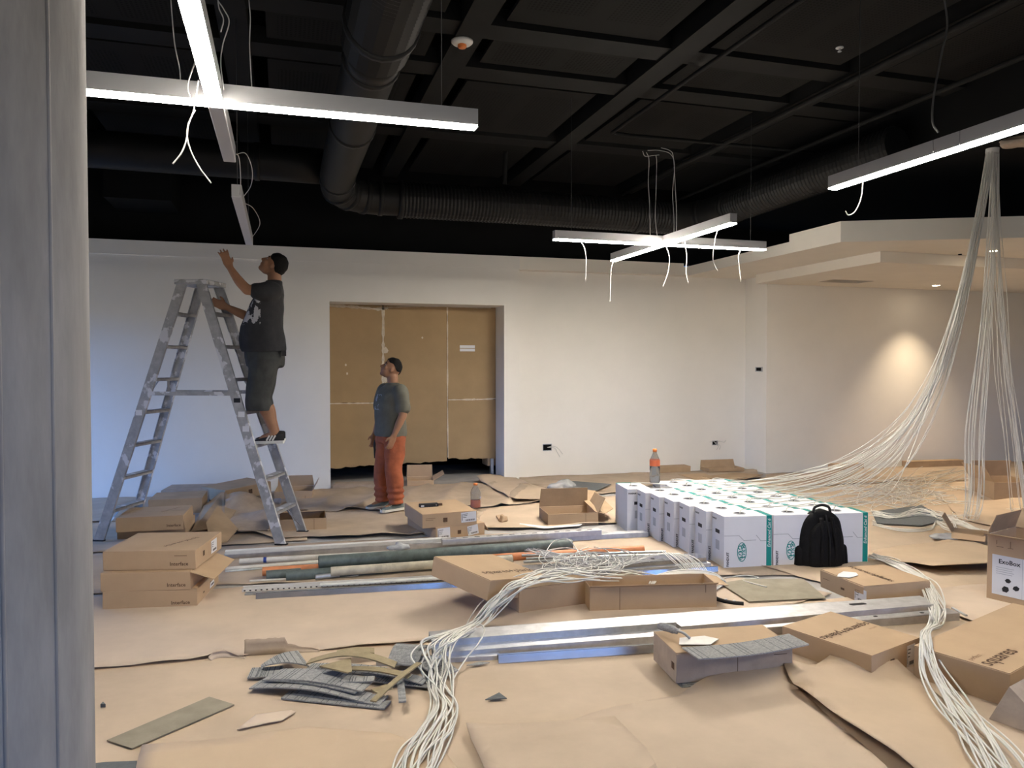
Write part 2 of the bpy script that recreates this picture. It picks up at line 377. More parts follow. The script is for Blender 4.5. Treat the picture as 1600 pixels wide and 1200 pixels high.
for a, b in bys: MB().box(XL, a, CZ-.035, 6.04, b, CZ+.1).build('ceiling_rail', 'black_beam', ceil)
xs = [XL] + bxs + [6.04]
ys = [(YB, YB)] + bys + [(10.3, 10.4)]
for i in range(len(xs)-1):
    for j in range(len(ys)-1):
        x0 = xs[i] + (.235 if i else 0); x1 = xs[i+1] - (.235 if i < len(xs)-2 else .0); y0 = ys[j][1]+.05; y1 = ys[j+1][0]-.03
        if j and ys[j][1] == 6.73: y0 += .08
        if y1 < 2: continue
        p = MB().box(0, 0, 0, x1-x0, y1-y0, .03).build('ceiling_panel', 'perf', ceil); p.location = (x0, y0, CZ)
# conduits under the panels
def pipe(name, pts, r, m, label, cat='pipe', k=8, n=6): return MB().tube(crom(pts, n), r, k).build(name, m, None, label=label, cat=cat)
pipe('black_conduit', [(3.36, 2.5, 4.07), (3.36, 5.0, 4.07), (3.36, 7.3, 4.07), (3.38, 7.47, 4.07), (3.52, 7.55, 4.07), (4.4, 7.55, 4.07), (5.9, 7.55, 4.07)], .02, 'black_beam', 'black conduit bending below the ceiling panels', n=5)
pipe('black_conduit', [(4.72, 2.0, 4.08), (4.74, 6, 4.08), (4.72, 10.2, 4.08)], .03, 'black_beam', 'straight black conduit beside the ceiling beam nearest the right bulkhead')
pipe('black_conduit', [(5.6, 2.0, 4.05), (5.62, 6, 4.05), (5.6, 10.2, 4.05)], .025, 'black_beam', 'straight black conduit running along the right bulkhead')

# ducts
def duct(name, label, pts, r, ribs=False, n=10, bands=()):
    e = empty(name, pts[0], 0, label, 'duct'); P = crom([Vector(p)-Vector(pts[0]) for p in pts], n)
    if ribs:
        Q = []; R = []
        for i in range(len(P)-1):
            d = (P[i+1]-P[i]); k = max(1, int(d.length/.022))
            for j in range(k): Q.append(P[i]+d*j/k); R.append(r*(1.0 if len(Q) % 2 else .955))
        MB().tube(Q, R, 20, smooth=False).build('ribbed_sleeve', 'duct', e)
    else:
        MB().tube(P, r, 24).build('sleeve', 'duct', e)
    for b in bands:
        i = min(len(P)-2, int(b*(len(P)-1))); t = (P[i+1]-P[i]).normalized()
        MB().tube([P[i]-t*.03, P[i]-t*.026, P[i]+t*.026, P[i]+t*.03], [r*.98, r*1.06, r*1.06, r*.98], 24).build('joint_band', 'duct', e)
    return e
duct('round_duct', 'large smooth black round duct hanging over the left luminaire', [(.60, 5.12, 3.68), (.60, 6.0, 3.68), (.60, 7.0, 3.68), (.60, 8.6, 3.66), (.68, 9.05, 3.62), (.98, 9.25, 3.6), (1.4, 9.27, 3.6)], .19, bands=(.04, .3, .5, .62, .72, .82, .9))
duct('ribbed_duct', 'ribbed black duct section at the top of the photo above the ceiling detector', [(.60, 2.0, 3.70), (.60, 3.0, 3.70), (.60, 5.1, 3.70)], .225, True, 6, (.98,))
duct('ribbed_duct', 'long ribbed black duct running along the back wall', [(1.38, 9.27, 3.6), (3, 9.27, 3.6), (5.0, 9.27, 3.58)], .215, True, 4, (.02, .98))
duct('round_duct', 'smooth black duct running left from the elbow above the ladder', [(-4.3, 8.75, 3.82), (-3, 8.75, 3.82), (.5, 8.75, 3.80)], .19, bands=(.3, .6, .93))
duct('round_duct', 'short black elbow duct behind the far luminaire end', [(4.98, 9.27, 3.58), (5.3, 9.2, 3.58), (5.45, 8.9, 3.6), (5.5, 8.6, 3.62)], .22, bands=(.5,))
duct('ribbed_duct', 'ribbed black duct bending towards the right bulkhead', [(5.5, 8.6, 3.62), (5.56, 8.0, 3.66), (5.7, 7.0, 3.72), (5.85, 6.2, 3.78)], .21, True, 6, (.02,))
MB().box(-1.9, 9.6, 3.5, -1.2, 10.44, 4.6).build('ceiling_downstand', 'black', None, kind='structure')
pipe('hanger_clamp', [(2.62, 9.0, 4.2), (2.62, 9.02, 4.0), (2.62, 9.05, 3.82)], .03, 'black_beam', 'black hanger holding the ribbed duct along the back wall', 'hanger')

# round concrete column at the left edge
colm = empty('column', (-.80, 1.83, 0), 0, 'round bare concrete column filling the left edge of the photo', 'column')
cm = M['concrete']; ntc = cm.node_tree
MB().lathe([(.4, 0), (.4, 1.0), (.4, 1.9), (.4, 2.0), (.4, 3.0), (.4, 4.3)], 72).build('shaft', 'concrete', colm)
for a in (-62, -38, -21):
    t = math.radians(a); MB().tube([(math.cos(t)*.3985, math.sin(t)*.3985, .0), (math.cos(t)*.3985, math.sin(t)*.3985, 4.2)], .005, 6).build('formwork_seam', 'concrete', colm)

# ------------------------------------------------------------------ pendant luminaires
ZB = 2.82
def wire(pts, r=.004, m='wire_dim', n=8, k=5): return MB().tube(crom(pts, n), r, k), m
def bar_parts(e, a, b, lit, lens=True):
    a = Vector(a); b = Vector(b); ax = (b-a).normalized()
    MB().beam(a+Vector((0,0,.052)), b+Vector((0,0,.052)), .068, .080).build('housing', 'lum_body', e)
    dm = ('lum_dead', 'lum_on', 'lum_on_high')[lit]
    d = MB().beam(a+ax*.001+Vector((0,0,.006)), b-ax*.001+Vector((0,0,.006)), .070, .012).build('diffuser', dm, e); bevel(d, .005, 3)
def hang(e, p, ztop=CZ, r=.0022):
    MB().tube([Vector(p), Vector((p[0], p[1], ztop))], r, 5).build('suspension_wire', 'black_cable', e)
def luminaire(loc, label, bars, hangs):
    e = empty('pendant_luminaire', loc, 0, label, 'light', 'linear pendant luminaires'); O = Vector(loc)
    for a, b, lit in bars: bar_parts(e, Vector(a)-O, Vector(b)-O, lit)
    for p in hangs: hang(e, Vector((p[0]-loc[0], p[1]-loc[1], .09)), CZ-loc[2])
    return e
XA, YA = -.285, 3.83
la = luminaire((XA, YA, ZB), 'lit cross-shaped linear luminaire hanging at upper left with a dead far arm',
    [((-1.52, YA, ZB), (XA-.031, YA, ZB), 1), ((XA+.031, YA, ZB), (.96, YA, ZB), 1), ((XA, 2.62, ZB), (XA, YA+.031, ZB), 1), ((XA, YA+.032, ZB), (XA, 4.87, ZB), 0)],
    [(.78, YA), (-1.3, YA)])
luminaire((-.30, 7.0, ZB), 'unlit single bar luminaire hanging just above the man on the ladder', [((-.30, 5.87, ZB), (-.30, 8.17, ZB), 0)], [(-.3, 6.0), (-.3, 8.0)])
XC, YC = 3.70, 7.0
luminaire((XC, YC, ZB), 'lit cross-shaped linear luminaire hanging in the middle distance', [((2.52, YC, ZB), (XC-.031, YC, ZB), 2), ((XC+.031, YC, ZB), (4.87, YC, ZB), 2), ((XC, 5.76, ZB), (XC, 8.24, ZB), 2)], [(2.7, YC), (4.7, YC)])
luminaire((3.63, 3.3, ZB), 'lit single bar luminaire hanging at the right edge', [((3.63, 1.9, ZB), (3.63, 3.38, ZB), 1), ((3.63, 3.385, ZB), (3.63, 3.56, ZB), 1), ((3.63, 3.565, ZB), (3.63, 4.45, ZB), 1)], [(3.63, 4.2), (3.63, 2.4)])
# one more such luminaire, added unseen behind the camera for fill light
for x, y, wh in ((3.66, -.3, 'rear right'), ):
    luminaire((x, y, ZB), 'added lit cross luminaire, unseen outside the photo, overhead on the %s' % wh, [((x-1.2, y, ZB), (x-.031, y, ZB), 1), ((x+.031, y, ZB), (x+1.2, y, ZB), 1), ((x, y-1.2, ZB), (x, y+1.2, ZB), 1)], [])
# loose feed wires
def loose(pts, label, r=.0032, m='wire_dim', group='loose luminaire feed wires', n=8):
    return MB().tube(crom(pts, n), r, 6).build('feed_wire', m, None, label=label, cat='wire', group=group)
_on = ('first', 'second', 'third', 'fourth', 'fifth', 'sixth')
def _ord(t, k): return t + ', ' + _on[k] + ' from the left'
def pxw(lst, Y, Y1=None): return [W(u, v, Y if Y1 is None else Y+(Y1-Y)*i/(len(lst)-1)) for i, (u, v) in enumerate(lst)]
TL = 'loose white feed wire around the upper left cross luminaire'
loose(pxw([(312, 82), (302, 105), (293, 135), (298, 154)], 3.62), TL)
loose(pxw([(310, 125), (306, 150), (302, 175), (294, 195), (292, 215), (284, 238), (270, 256)], 3.6), TL)
loose(pxw([(305, 172), (298, 185), (292, 208), (298, 235), (312, 262), (330, 286)], 3.62), TL)
TU = 'pale feed wire running up from the upper left cross luminaire to the ceiling'
loose(pxw([(282, 140), (281, 110), (274, 75), (270, 40), (267, 0)], 3.83), TU, .0028)
loose(pxw([(394, 147), (392, 110), (390, 70), (391, 30), (389, 0)], 3.83), TU, .0028)
loose(pxw([(345, 50), (349, 30), (342, 12), (340, -8)], 3.6), TU, .0028)
loose(pxw([(350, 140), (345, 100), (348, 70), (358, 35), (350, 15), (340, 0), (338, -10)], 3.7), TU, .0028)
TM = 'grey feed wire looping between the dead arm and the unlit bar'
loose(pxw([(375, 305), (376, 280), (373, 245), (363, 240)], 5.89, 4.9), TM, .0028)
loose(pxw([(380, 308), (392, 290), (394, 265), (384, 240), (366, 242)], 5.92, 4.95), TM, .0028)
loose(pxw([(379, 316), (396, 326), (406, 350), (392, 374)], 6.1, 7.9), TM, .003)
TF = 'white wire tail hanging below the middle cross luminaire'
_k = 0
for pts in ([(908, 378), (914, 390), (916, 410), (915, 440)], [(960, 405), (955, 420), (954, 445), (953, 471)], [(1041, 385), (1046, 402), (1044, 425), (1036, 448)], [(1070, 378), (1073, 400), (1072, 425), (1076, 443)], [(1122, 357), (1117, 375), (1114, 405), (1121, 424)], [(1158, 390), (1154, 400), (1156, 425), (1158, 440)]):
    loose(pxw(pts, (7.0, 8.2, 7.0, 6.58, 5.99, 7.0)[_k]), _ord(TF, _k), .003); _k += 1
TG = 'grey feed wire dropping to the middle cross luminaire'
_k = 0
for pts in ([(1010, 238), (1014, 250), (1013, 285), (1015, 320), (1016, 368)], [(1025, 243), (1026, 255), (1025, 300), (1024, 340), (1027, 370)], [(1012, 235), (1030, 235), (1048, 241), (1054, 260), (1051, 300), (1053, 340), (1053, 366)], [(1033, 231), (1046, 235), (1052, 245), (1055, 290), (1057, 330), (1057, 362)], [(1004, 236), (1008, 244), (1020, 243), (1030, 242)]):
    loose(pxw(pts, 6.98), _ord(TG, _k), .0036); _k += 1
loose(pxw([(1349, 278), (1345, 310), (1336, 330), (1326, 336), (1321, 330)], 4.14), 'white feed wire hooking down below the right bar luminaire')
loose(pxw([(1475, -5), (1480, 40), (1470, 90), (1459, 150), (1457, 190), (1466, 207)], 3.75), 'black cable looping down behind the right bar luminaire', .006, 'black_cable')

# detectors and sprinkler on the ceiling
e = empty('smoke_detector', tuple(G(722, 64, CZ-.06)), 0, 'round white ceiling detector with an orange cap', 'detector')
MB().lathe([(.085, 0), (.085, -.012), (.07, -.026), (.055, -.03)], 28).build('base', 'plastic_white', e)
MB().lathe([(.034, -.03), (.036, -.045), (.028, -.055), (.01, -.058)], 20).build('orange_cap', 'orange', e)
e = empty('sprinkler_head', tuple(G(1312, 74, CZ)), 0, 'small white disc sprinkler on the black ceiling panel', 'sprinkler')
MB().lathe([(.03, 0), (.032, -.006), (.02, -.012)], 16).build('escutcheon', 'plastic_white', e)
MB().lathe([(.008, -.012), (.008, -.03), (.016, -.032), (.016, -.036)], 10).build('deflector', 'galv_dull', e)

# electrical boxes in the walls
def wall_box(p, label, wires, w=.07, h=.05):
    e = empty('electrical_box', p, 0, label, 'electrical box')
    MB().box(-w, -.004, -h, w, .0, -h+.008).box(-w, -.004, h-.008, w, 0, h).box(-w, -.004, -h, -w+.008, 0, h).box(w-.008, -.004, -h, w, 0, h).build('rim', 'galv_dull', e)
    MB().box(-w+.008, -.002, -h+.008, w-.008, -.0005, h-.008).build('recess', 'black', e)
    for pts in wires: MB().tube(crom(pts, 6), .004, 5).build('wire', 'wire_dim', e)
yb = YW+.14
wall_box(tuple(W(855, 699, yb)), 'open electrical box low on the cream wall left of the water bottle', [[(.0, 0, 0), (.08, -.05, .02), (.15, -.06, -.02), (.22, -.05, -.1)], [(.0, 0, 0), (.1, -.04, -.01), (.13, -.05, -.06), (.18, -.04, -.14)]])
wall_box(tuple(W(1117, 692, yb)), 'open electrical box with a wire tangle right of the water bottle', [[(0, 0, 0), (.05, -.06, .03), (.13, -.05, .01), (.17, -.04, .04)], [(0, 0, 0), (-.05, -.05, .03), (-.12, -.05, .02)], [(0, 0, 0), (.03, -.05, -.05), (.0, -.05, -.1)], [(0, 0, 0), (.06, -.05, -.04), (.05, -.05, -.1)]], .05, .035)
e = empty('switch_box', (6.92, 9.87, 0), 0, 'small dark switch box on the wall return at shoulder height', 'electrical box')
q = W(1186, 577, 10.15); d_ = ray(1186, 577); t_ = 6.92/d_.x; q = _c + d_*t_ - Vector((6.92, 9.87, 0))
MB().box(-.006, q.y-.09, q.z-.035, 0, q.y+.09, q.z+.035).build('rim', 'galv_dull', e); MB().box(-.008, q.y-.06, q.z-.025, -.005, q.y+.06, q.z+.025).build('recess', 'black', e)
# ================================================================== FLOOR PAPER
def sheet(label, pts, m='paper', z0=.003, amp=.006, lifts=(), cell=.16, edge=.0, seed=0, jit=.012, waves=None, name='paper_sheet', cat='paper sheet', thick=.0025, scale=.9):
    rnd = random.Random(seed+11)
    P = [G(u, v) for u, v in pts]; P = [Vector((p.x, p.y)) for p in P]
    out = []
    for i, p in enumerate(P):
        q = P[(i+1) % len(P)]; n = max(1, int((q-p).length/.11))
        for k in range(n):
            t = p + (q-p)*(k/n)
            if k: t = t + Vector((rnd.uniform(-jit, jit), rnd.uniform(-jit, jit)))
            out.append(t)
    bm = bmesh.new(); vv = [bm.verts.new((p.x, p.y, 0)) for p in out]
    es = [bm.edges.new((vv[i], vv[(i+1) % len(vv)])) for i in range(len(vv))]
    bmesh.ops.triangle_fill(bm, edges=es, use_beauty=True, use_dissolve=False, normal=(0,0,1))
    xs_ = [p.x for p in out]; ys_ = [p.y for p in out]
    for ax, lo, hi in ((0, min(xs_), max(xs_)), (1, min(ys_), max(ys_))):
        k = lo + cell*.5
        while k < hi:
            co = [0,0,0]; no = [0,0,0]; co[ax] = k; no[ax] = 1
            bmesh.ops.bisect_plane(bm, geom=bm.verts[:]+bm.edges[:]+bm.faces[:], plane_co=co, plane_no=no); k += cell
    bmesh.ops.remove_doubles(bm, verts=bm.verts, dist=.0005)
    bm.normal_update()
    if sum(f.normal.z for f in bm.faces) < 0: bmesh.ops.reverse_faces(bm, faces=bm.faces)
    LF = [(G(a, b), r, h) for a, b, r, h in lifts]
    for v in bm.verts:
        x, y = v.co.x, v.co.y
        z = z0 + amp*(.5+.5*noise.noise(Vector((x*scale*2, y*scale*2, seed*3.7))))
        z += amp*.5*(.5+.5*noise.noise(Vector((x*6, y*6, seed*1.3))))
        if waves:
            (wx, wy), wl, wa = waves; z += wa*max(0, math.sin((x*wx+y*wy)*2*PI/wl + 2*noise.noise(Vector((x*1.3, y*1.3, seed)))))**2
        if edge > 0 and any(len(e.link_faces) == 1 for e in v.link_edges):
            z += edge*max(0, .35 + noise.noise(Vector((x*2.2, y*2.2, seed+.5))))
        for p, r, h in LF:
            d = math.hypot(x-p.x, y-p.y)
            if d < r: t = 1-d/r; z += h*t*t*(3-2*t)
        v.co.z = z
    for f in bm.faces: f.smooth = True
    me = bpy.data.meshes.new(name); bm.to_mesh(me); bm.free(); me.materials.append(M[m])
    o = link(name, me, None, label=label, cat=cat)
    s = o.modifiers.new('thickness', 'SOLIDIFY'); s.thickness = thick; s.offset = 1
    return o
sheet('large pale paper sheet covering the foreground floor', [(-500, 1150), (-60, 1035), (500, 1000), (1000, 965), (1700, 900), (2100, 1330), (-500, 1330)], 'paper', .001, .004, seed=1, cell=.25)
sheet('darker paper strip on the left floor beside the column', [(-200, 960), (60, 938), (345, 915), (800, 905), (1300, 900), (1300, 845), (800, 835), (450, 852), (137, 868), (-200, 890)], 'paper3', .003, .005, seed=2, edge=.012, cell=.2)
sheet('darker paper strip in front of the ladder feet', [(-150, 905), (137, 866), (300, 857), (480, 846), (480, 800), (137, 817), (-150, 850)], 'paper3', .006, .005, seed=3, edge=.014)
sheet('paper strip lying along the foot of the back wall', [(-100, 850), (137, 819), (300, 812), (520, 803), (540, 768), (137, 781), (-100, 800)], 'paper3', .003, .006, seed=4, edge=.016)
sheet('wide pale paper sheet with a lifted front edge left of the steel studs', [(-300, 1090), (60, 1058), (137, 1050), (250, 1040), (330, 1031), (350, 1027), (372, 1030), (400, 1024), (500, 1019), (610, 1011), (690, 1003), (860, 990), (1150, 972), (1300, 930), (1150, 905), (800, 905), (500, 912), (330, 924), (137, 934), (-300, 970)], 'paper2', .006, .005, [(137, 1050, .25, .012), (250, 1041, .25, .014), (345, 1028, .15, .03), (560, 1015, .3, .012), (650, 1007, .3, .012)], seed=5, edge=.008)
sheet('paper sheet under the cartons between ladder and standing man', [(362, 833), (395, 838), (430, 845), (480, 842), (530, 844), (580, 840), (640, 838), (740, 826), (760, 800), (560, 792), (430, 800), (360, 812)], 'paper3', .008, .008, [(400, 838, .3, .03), (530, 843, .25, .025), (600, 839, .25, .02)], seed=6, edge=.012)
sheet('rumpled paper sheet under the feet of the standing man', [(430, 800), (470, 804), (515, 803), (558, 799), (600, 803), (650, 801), (700, 800), (780, 793), (870, 786), (850, 764), (760, 757), (690, 760), (600, 763), (520, 766), (430, 785)], 'paper3', .012, .01, [(560, 800, .25, .02)], seed=7, edge=.012, cell=.09, waves=((.9, -.45), .42, .03))
sheet('crooked paper sheet in front of the doorway corner', [(745, 753), (772, 749), (800, 747), (830, 762), (870, 772), (920, 778), (893, 783), (850, 785), (805, 788), (775, 770)], 'paper', .03, .008, [(760, 752, .4, .05), (805, 787, .3, .02)], seed=8, edge=.02)
sheet('paper sheet along the cream wall left of the water bottle', [(800, 748), (900, 744), (1180, 735), (1190, 748), (1000, 762), (985, 770), (930, 774), (870, 770), (830, 758)], 'paper3', .006, .008, seed=9, edge=.02)
sheet('paper sheet under the open carton before the white cable boxes', [(640, 838), (740, 828), (800, 830), (860, 826), (980, 818), (1010, 800), (985, 775), (900, 783), (780, 794), (700, 802)], 'paper', .01, .006, [(800, 829, .35, .02), (920, 822, .3, .015)], seed=10, edge=.015)
sheet('broad paper sheet right of the white cable boxes', [(1120, 775), (1200, 745), (1590, 728), (1720, 770), (1900, 960), (1450, 950), (1250, 905), (1000, 830)], 'paper', .004, .008, seed=12, edge=.02, cell=.2)
sheet('paper sheet with a dark lifted edge behind the hanging strands', [(1465, 776), (1500, 773), (1545, 778), (1590, 784), (1680, 790), (1720, 850), (1580, 832), (1500, 815)], 'paper', .014, .008, [(1520, 775, .5, .05), (1590, 784, .4, .04)], seed=44, edge=.015)
sheet('paper strip at the foot of the right wall', [(1195, 745), (1400, 732), (1600, 724), (1605, 735), (1602, 745), (1600, 752), (1400, 755), (1230, 765)], 'paper3', .012, .008, seed=13, edge=.025)
sheet('orange tinted board with a raised dark front edge right of the backpack', [(1362, 866), (1400, 858), (1481, 850), (1517, 852), (1545, 858), (1640, 876), (1640, 898), (1540, 896), (1490, 899), (1457, 900), (1430, 893), (1395, 884)], 'paper_or', .02, .006, [(1457, 900, .5, .05), (1540, 896, .5, .05), (1620, 896, .4, .05), (1500, 851, .3, .02)], seed=14, edge=.006)
sheet('paper sheet under the brown equipment box', [(1440, 925), (1540, 917), (1650, 905), (1800, 1000), (1600, 1010), (1480, 960)], 'paper2', .012, .006, seed=15, edge=.014)
sheet('torn-edged paper sheet in front of the carton with the trowel', [(1062, 1091), (1085, 1078), (1108, 1070), (1140, 1063), (1170, 1056), (1200, 1054), (1236, 1052), (1250, 1085), (1330, 1155), (1440, 1260), (760, 1260), (830, 1150), (960, 1110)], 'paper', .012, .006, [(1190, 1056, .32, .05), (1120, 1068, .25, .035), (1236, 1053, .2, .03)], seed=16, edge=.004, jit=.006, cell=.1)
sheet('large curled paper sheet in the right foreground', [(1223, 1060), (1234, 1053), (1262, 1056), (1282, 1047), (1310, 1040), (1345, 1036), (1372, 1037), (1400, 1050), (1430, 1068), (1480, 1110), (1560, 1185), (1640, 1260), (1480, 1260), (1400, 1202), (1330, 1155), (1275, 1112), (1240, 1088)], 'paper_or', .03, .006, [(1345, 1040, .30, .09), (1228, 1058, .22, .05), (1260, 1100, .3, .03), (1330, 1153, .3, .03), (1400, 1200, .3, .03)], seed=17, edge=.004, jit=.006, cell=.08)
sheet('orange tinted paper sheet at the bottom left edge', [(213, 1204), (222, 1170), (300, 1163), (360, 1158), (480, 1140), (610, 1150), (700, 1185), (760, 1260), (200, 1260)], 'paper_or', .008, .004, [(216, 1190, .2, .012)], seed=18, edge=.0, jit=.006)
sheet('paper sheet corner beside the cable bundle at the bottom edge', [(728, 1144), (840, 1140), (960, 1130), (1010, 1180), (1050, 1260), (776, 1260), (750, 1195)], 'paper', .026, .003, [(728, 1144, .12, .01)], seed=19, edge=.003, jit=.004)
# curled-up strips of paper on the lifted edge
def curl(label, pts, h, m='paper3', lean=.02, jit=.006, seed=0):
    rnd = random.Random(seed); P = crom([G(u, v, .008) for u, v in pts], 6); n = len(P); vs_ = []
    for i, p in enumerate(P):
        hh = h(i/(n-1)) + rnd.uniform(-jit, jit)*.5
        t = (P[min(i+1, n-1)]-P[max(0, i-1)]).normalized(); s_ = Vector((-t.y, t.x, 0))
        for k in range(4):
            q = k/3; vs_.append(p + Vector((0, 0, hh*q)) + s_*(lean*math.sin(q*2.2)))
    fs = [(i*4+k, (i+1)*4+k, (i+1)*4+k+1, i*4+k+1) for i in range(n-1) for k in range(3)]
    o = MB().add(vs_, fs, True).build('paper_curl', m, None, label=label, cat='paper scrap')
    s = o.modifiers.new('thickness', 'SOLIDIFY'); s.thickness = .003; return o
curl('torn paper flap standing up on the sheet edge above the carpet offcuts', [(381, 1025), (400, 1024), (430, 1022), (460, 1020), (500, 1018)], lambda t: .085*(1-max(0, t-.62)/.38) if t < .66 else .045*(1-t)/.34+.004, 'paper3', seed=1)
curl('small lifted paper lip at the end of the dark sheet edge', [(330, 1032), (340, 1028), (360, 1027), (382, 1029)], lambda t: .03*math.sin(PI*min(1, t+.15))+.002, 'paper2', seed=2)

# ================================================================== CARTONS
def carton(label, p0, p1, d, h, z=0, flaps='closed', m='kraft', prints=(), left=None, name='cardboard_box', cat='cardboard box', group=None, mi=None, jit=.004, tilt=None, t=.006):
    A = G(*p0, z); B = G(*p1, z); A.z = B.z = z
    ang = math.atan2(B.y-A.y, B.x-A.x); w = (B-A).length
    if left: C_ = G(*left, z); d = ((C_-A)-(B-A).normalized()*((C_-A).dot((B-A).normalized()))).length
    e = empty(name, A, ang, label, cat, group)
    if tilt: e.rotation_euler = (tilt[0], tilt[1], ang)
    rnd = random.Random(hash(label) % 9999 if False else len(label)*7+int(p0[0]))
    J = lambda: rnd.uniform(-jit, jit)
    o = [(J(), J()), (w+J(), J()), (w+J(), d+J()), (J(), d+J())]
    vs_ = [Vector((x, y, 0)) for x, y in ((0,0),(w,0),(w,d),(0,d))] + [Vector((x, y, h+J()*.5)) for x, y in o]
    ins = [(t, t), (w-t, t), (w-t, d-t), (t, d-t)]
    vs_ += [Vector((x, y, t)) for x, y in ins] + [Vector((x+o[i][0]-[0,w,w,0][i], y+o[i][1]-[0,0,d,d][i], h)) for i, (x, y) in enumerate(ins)]
    fs = [(0,3,2,1)] + [(i, (i+1) % 4, 4+(i+1) % 4, 4+i) for i in range(4)] + [(4+i, 4+(i+1) % 4, 12+(i+1) % 4, 12+i) for i in range(4)] + [(8+(i+1) % 4, 8+i, 12+i, 12+(i+1) % 4) for i in range(4)] + [(8,9,10,11)]
    b = MB().add(vs_, fs).build('body', m, e); bevel(b, .002, 1)
    if flaps == 'closed': flaps = [('f', d/2-.001, 0), ('b', d/2-.001, 0)]
    for side, ln, a in flaps:
        a = math.radians(a)
        ex = {'f': ((.001, .001, h), (1,0,0), (0,1,0), w-.002), 'b': ((w-.001, d-.001, h), (-1,0,0), (0,-1,0), w-.002), 'l': ((.001, d-.001, h), (0,-1,0), (1,0,0), d-.002), 'r': ((w-.001, .001, h), (0,1,0), (-1,0,0), d-.002)}[side]
        org, xd, inw, wd_ = ex; inw = Vector(inw); yd = inw*math.cos(a) + Vector((0,0,1))*math.sin(a)
        sk = rnd.uniform(-.01, .01) if a else 0
        poly = [(0, 0), (wd_, 0), (wd_-abs(sk)*2, ln), (abs(sk)*2, ln)]
        f = MB().prism(poly, .0005, .0045, basis(org, xd, yd)).build('flap', mi or m, e)
    for q in prints:
        kind, face = q[0], q[1]
        F = {'front': ((0, -.0012, 0), (1,0,0), (0,0,1)), 'left': ((-.0012, d, 0), (0,-1,0), (0,0,1)), 'right': ((w+.0012, 0, 0), (0,1,0), (0,0,1)), 'top': ((0, 0, h+.006), (1,0,0), (0,1,0))}[face]
        O_, X_, Y_ = Vector(F[0]), Vector(F[1]), Vector(F[2])
        u, v = q[2], q[3]
        if kind == 'text':
            sz, an, tx, mm = q[4:8]; c_, s_ = math.cos(math.radians(an)), math.sin(math.radians(an))
            put_text(tx, sz, mm, e, basis(O_+X_*u+Y_*v, X_*c_+Y_*s_, Y_*c_-X_*s_), bold=q[8] if len(q) > 8 else .0)
        elif kind == 'mark':
            s_ = q[4]; MB().box(u, v, 0, u+s_, v+s_, .0006, basis(O_, X_, Y_)).build('printed_mark', 'ink', e)
        elif kind == 'label':
            lw, lh = q[4:6]; an = math.radians(q[6]) if len(q) > 6 else 0
            mm = basis(O_+X_*u+Y_*v, X_*math.cos(an)+Y_*math.sin(an), Y_*math.cos(an)-X_*math.sin(an))
            s_ = MB().box(0, 0, 0, lw, lh, .001, mm).build('label_sticker', 'white_label', e)
            k = MB()
            for i in range(3): k.box(lw*.12, lh*(.80-.16*i), .001, lw*(.45-.05*i), lh*(.84-.16*i), .0014, mm)
            for i in range(14):
                x = lw*(.28+.045*i); k.box(x, lh*.12, .001, x+lw*(.012+.012*(i % 3)), lh*.28, .0014, mm)
            k.box(lw*.05, lh*.2, .001, lw*.08, lh*.85, .0014, mm)
            k.build('label_print', 'ink_black', s_)
        elif kind == 'slit':   # a seam between board edges
            u1, v1 = q[4:6]; MB().box(min(u, u1), min(v, v1), 0, max(u, u1)+.003, max(v, v1)+.003, .0006, basis(O_, X_, Y_)).build('board_seam', 'ink', e)
    return e, w, d
SP = 'squares+planks'
carton('bottom carton of the stack of three in front of the ladder', (160, 955), (308, 949), .58, .122, 0, m='kraft', prints=[('text', 'front', .43, .026, .034, 0, 'Interface', 'ink', .0005), ('label', 'right', .33, .03, .12, .085), ('mark', 'right', .15, .05, .035)], group='stack of three cartons')
carton('middle carton of the stack of three, one end flap hanging out', (157, 925), (298, 921), .55, .118, .125, [('f', .25, 0), ('b', .25, 0), ('r', .16, 200)], prints=[('text', 'front', .42, .022, .034, 0, 'Interface', 'ink', .0005)], group='stack of three cartons')
carton('top carton of the stack of three with the printed lid', (161, 892), (306, 889), .58, .122, .25, prints=[('text', 'front', .43, .026, .034, 0, 'Interface', 'ink', .0005), ('slit', 'front', .46, .09, .54, .09), ('text', 'top', .36, .12, .05, 62, SP, 'ink', .0006), ('label', 'right', .33, .02, .13, .09), ('mark', 'right', .15, .05, .035)], group='stack of three cartons')
carton('lower carton of the pair standing by the ladder foot', (183, 845), (290, 840), .5, .122, 0, m='kraft', group='pair of cartons by the ladder')
carton('upper carton of the pair standing by the ladder foot', (181, 832), (286, 827), .52, .124, .124, prints=[('text', 'front', .42, .03, .034, 0, 'Interface', 'ink', .0005), ('text', 'top', .35, .2, .045, 62, SP, 'ink_faint')], flaps=[('f', .26, 0), ('b', .255, 0), ('r', .12, 262)], group='pair of cartons by the ladder')
carton('dull carton behind the pair, under the ladder', (232, 806), (316, 802), .5, .165, 0, m='kraft_in')
carton('faded carton pushed against the bluish wall under the ladder', (252, 787), (327, 785), .45, .15, 0, m='kraft_old', prints=[('slit', 'top', .2, .2, .45, .2), ('slit', 'right', .2, .0, .2, .13)])
carton('tilted carton with a square mark leaning behind the ladder', (353, 786), (424, 775), .5, .14, .03, m='kraft_in', prints=[('mark', 'front', .30, .05, .05), ('slit', 'front', .06, .08, .16, .08)], tilt=(0, -.06))
carton('open carton with a curled lid beside the doorway jamb', (428, 783), (488, 781), .42, .11, 0, [('b', .14, 75), ('r', .12, 120)], m='kraft', prints=[('slit', 'front', .36, 0, .36, .1)])
carton('open carton standing between the ladder feet', (420, 834), (510, 829), .42, .125, 0, [('l', .1, 20), ('b', .2, 8)], m='kraft', prints=[('slit', 'front', .42, 0, .42, .12)])
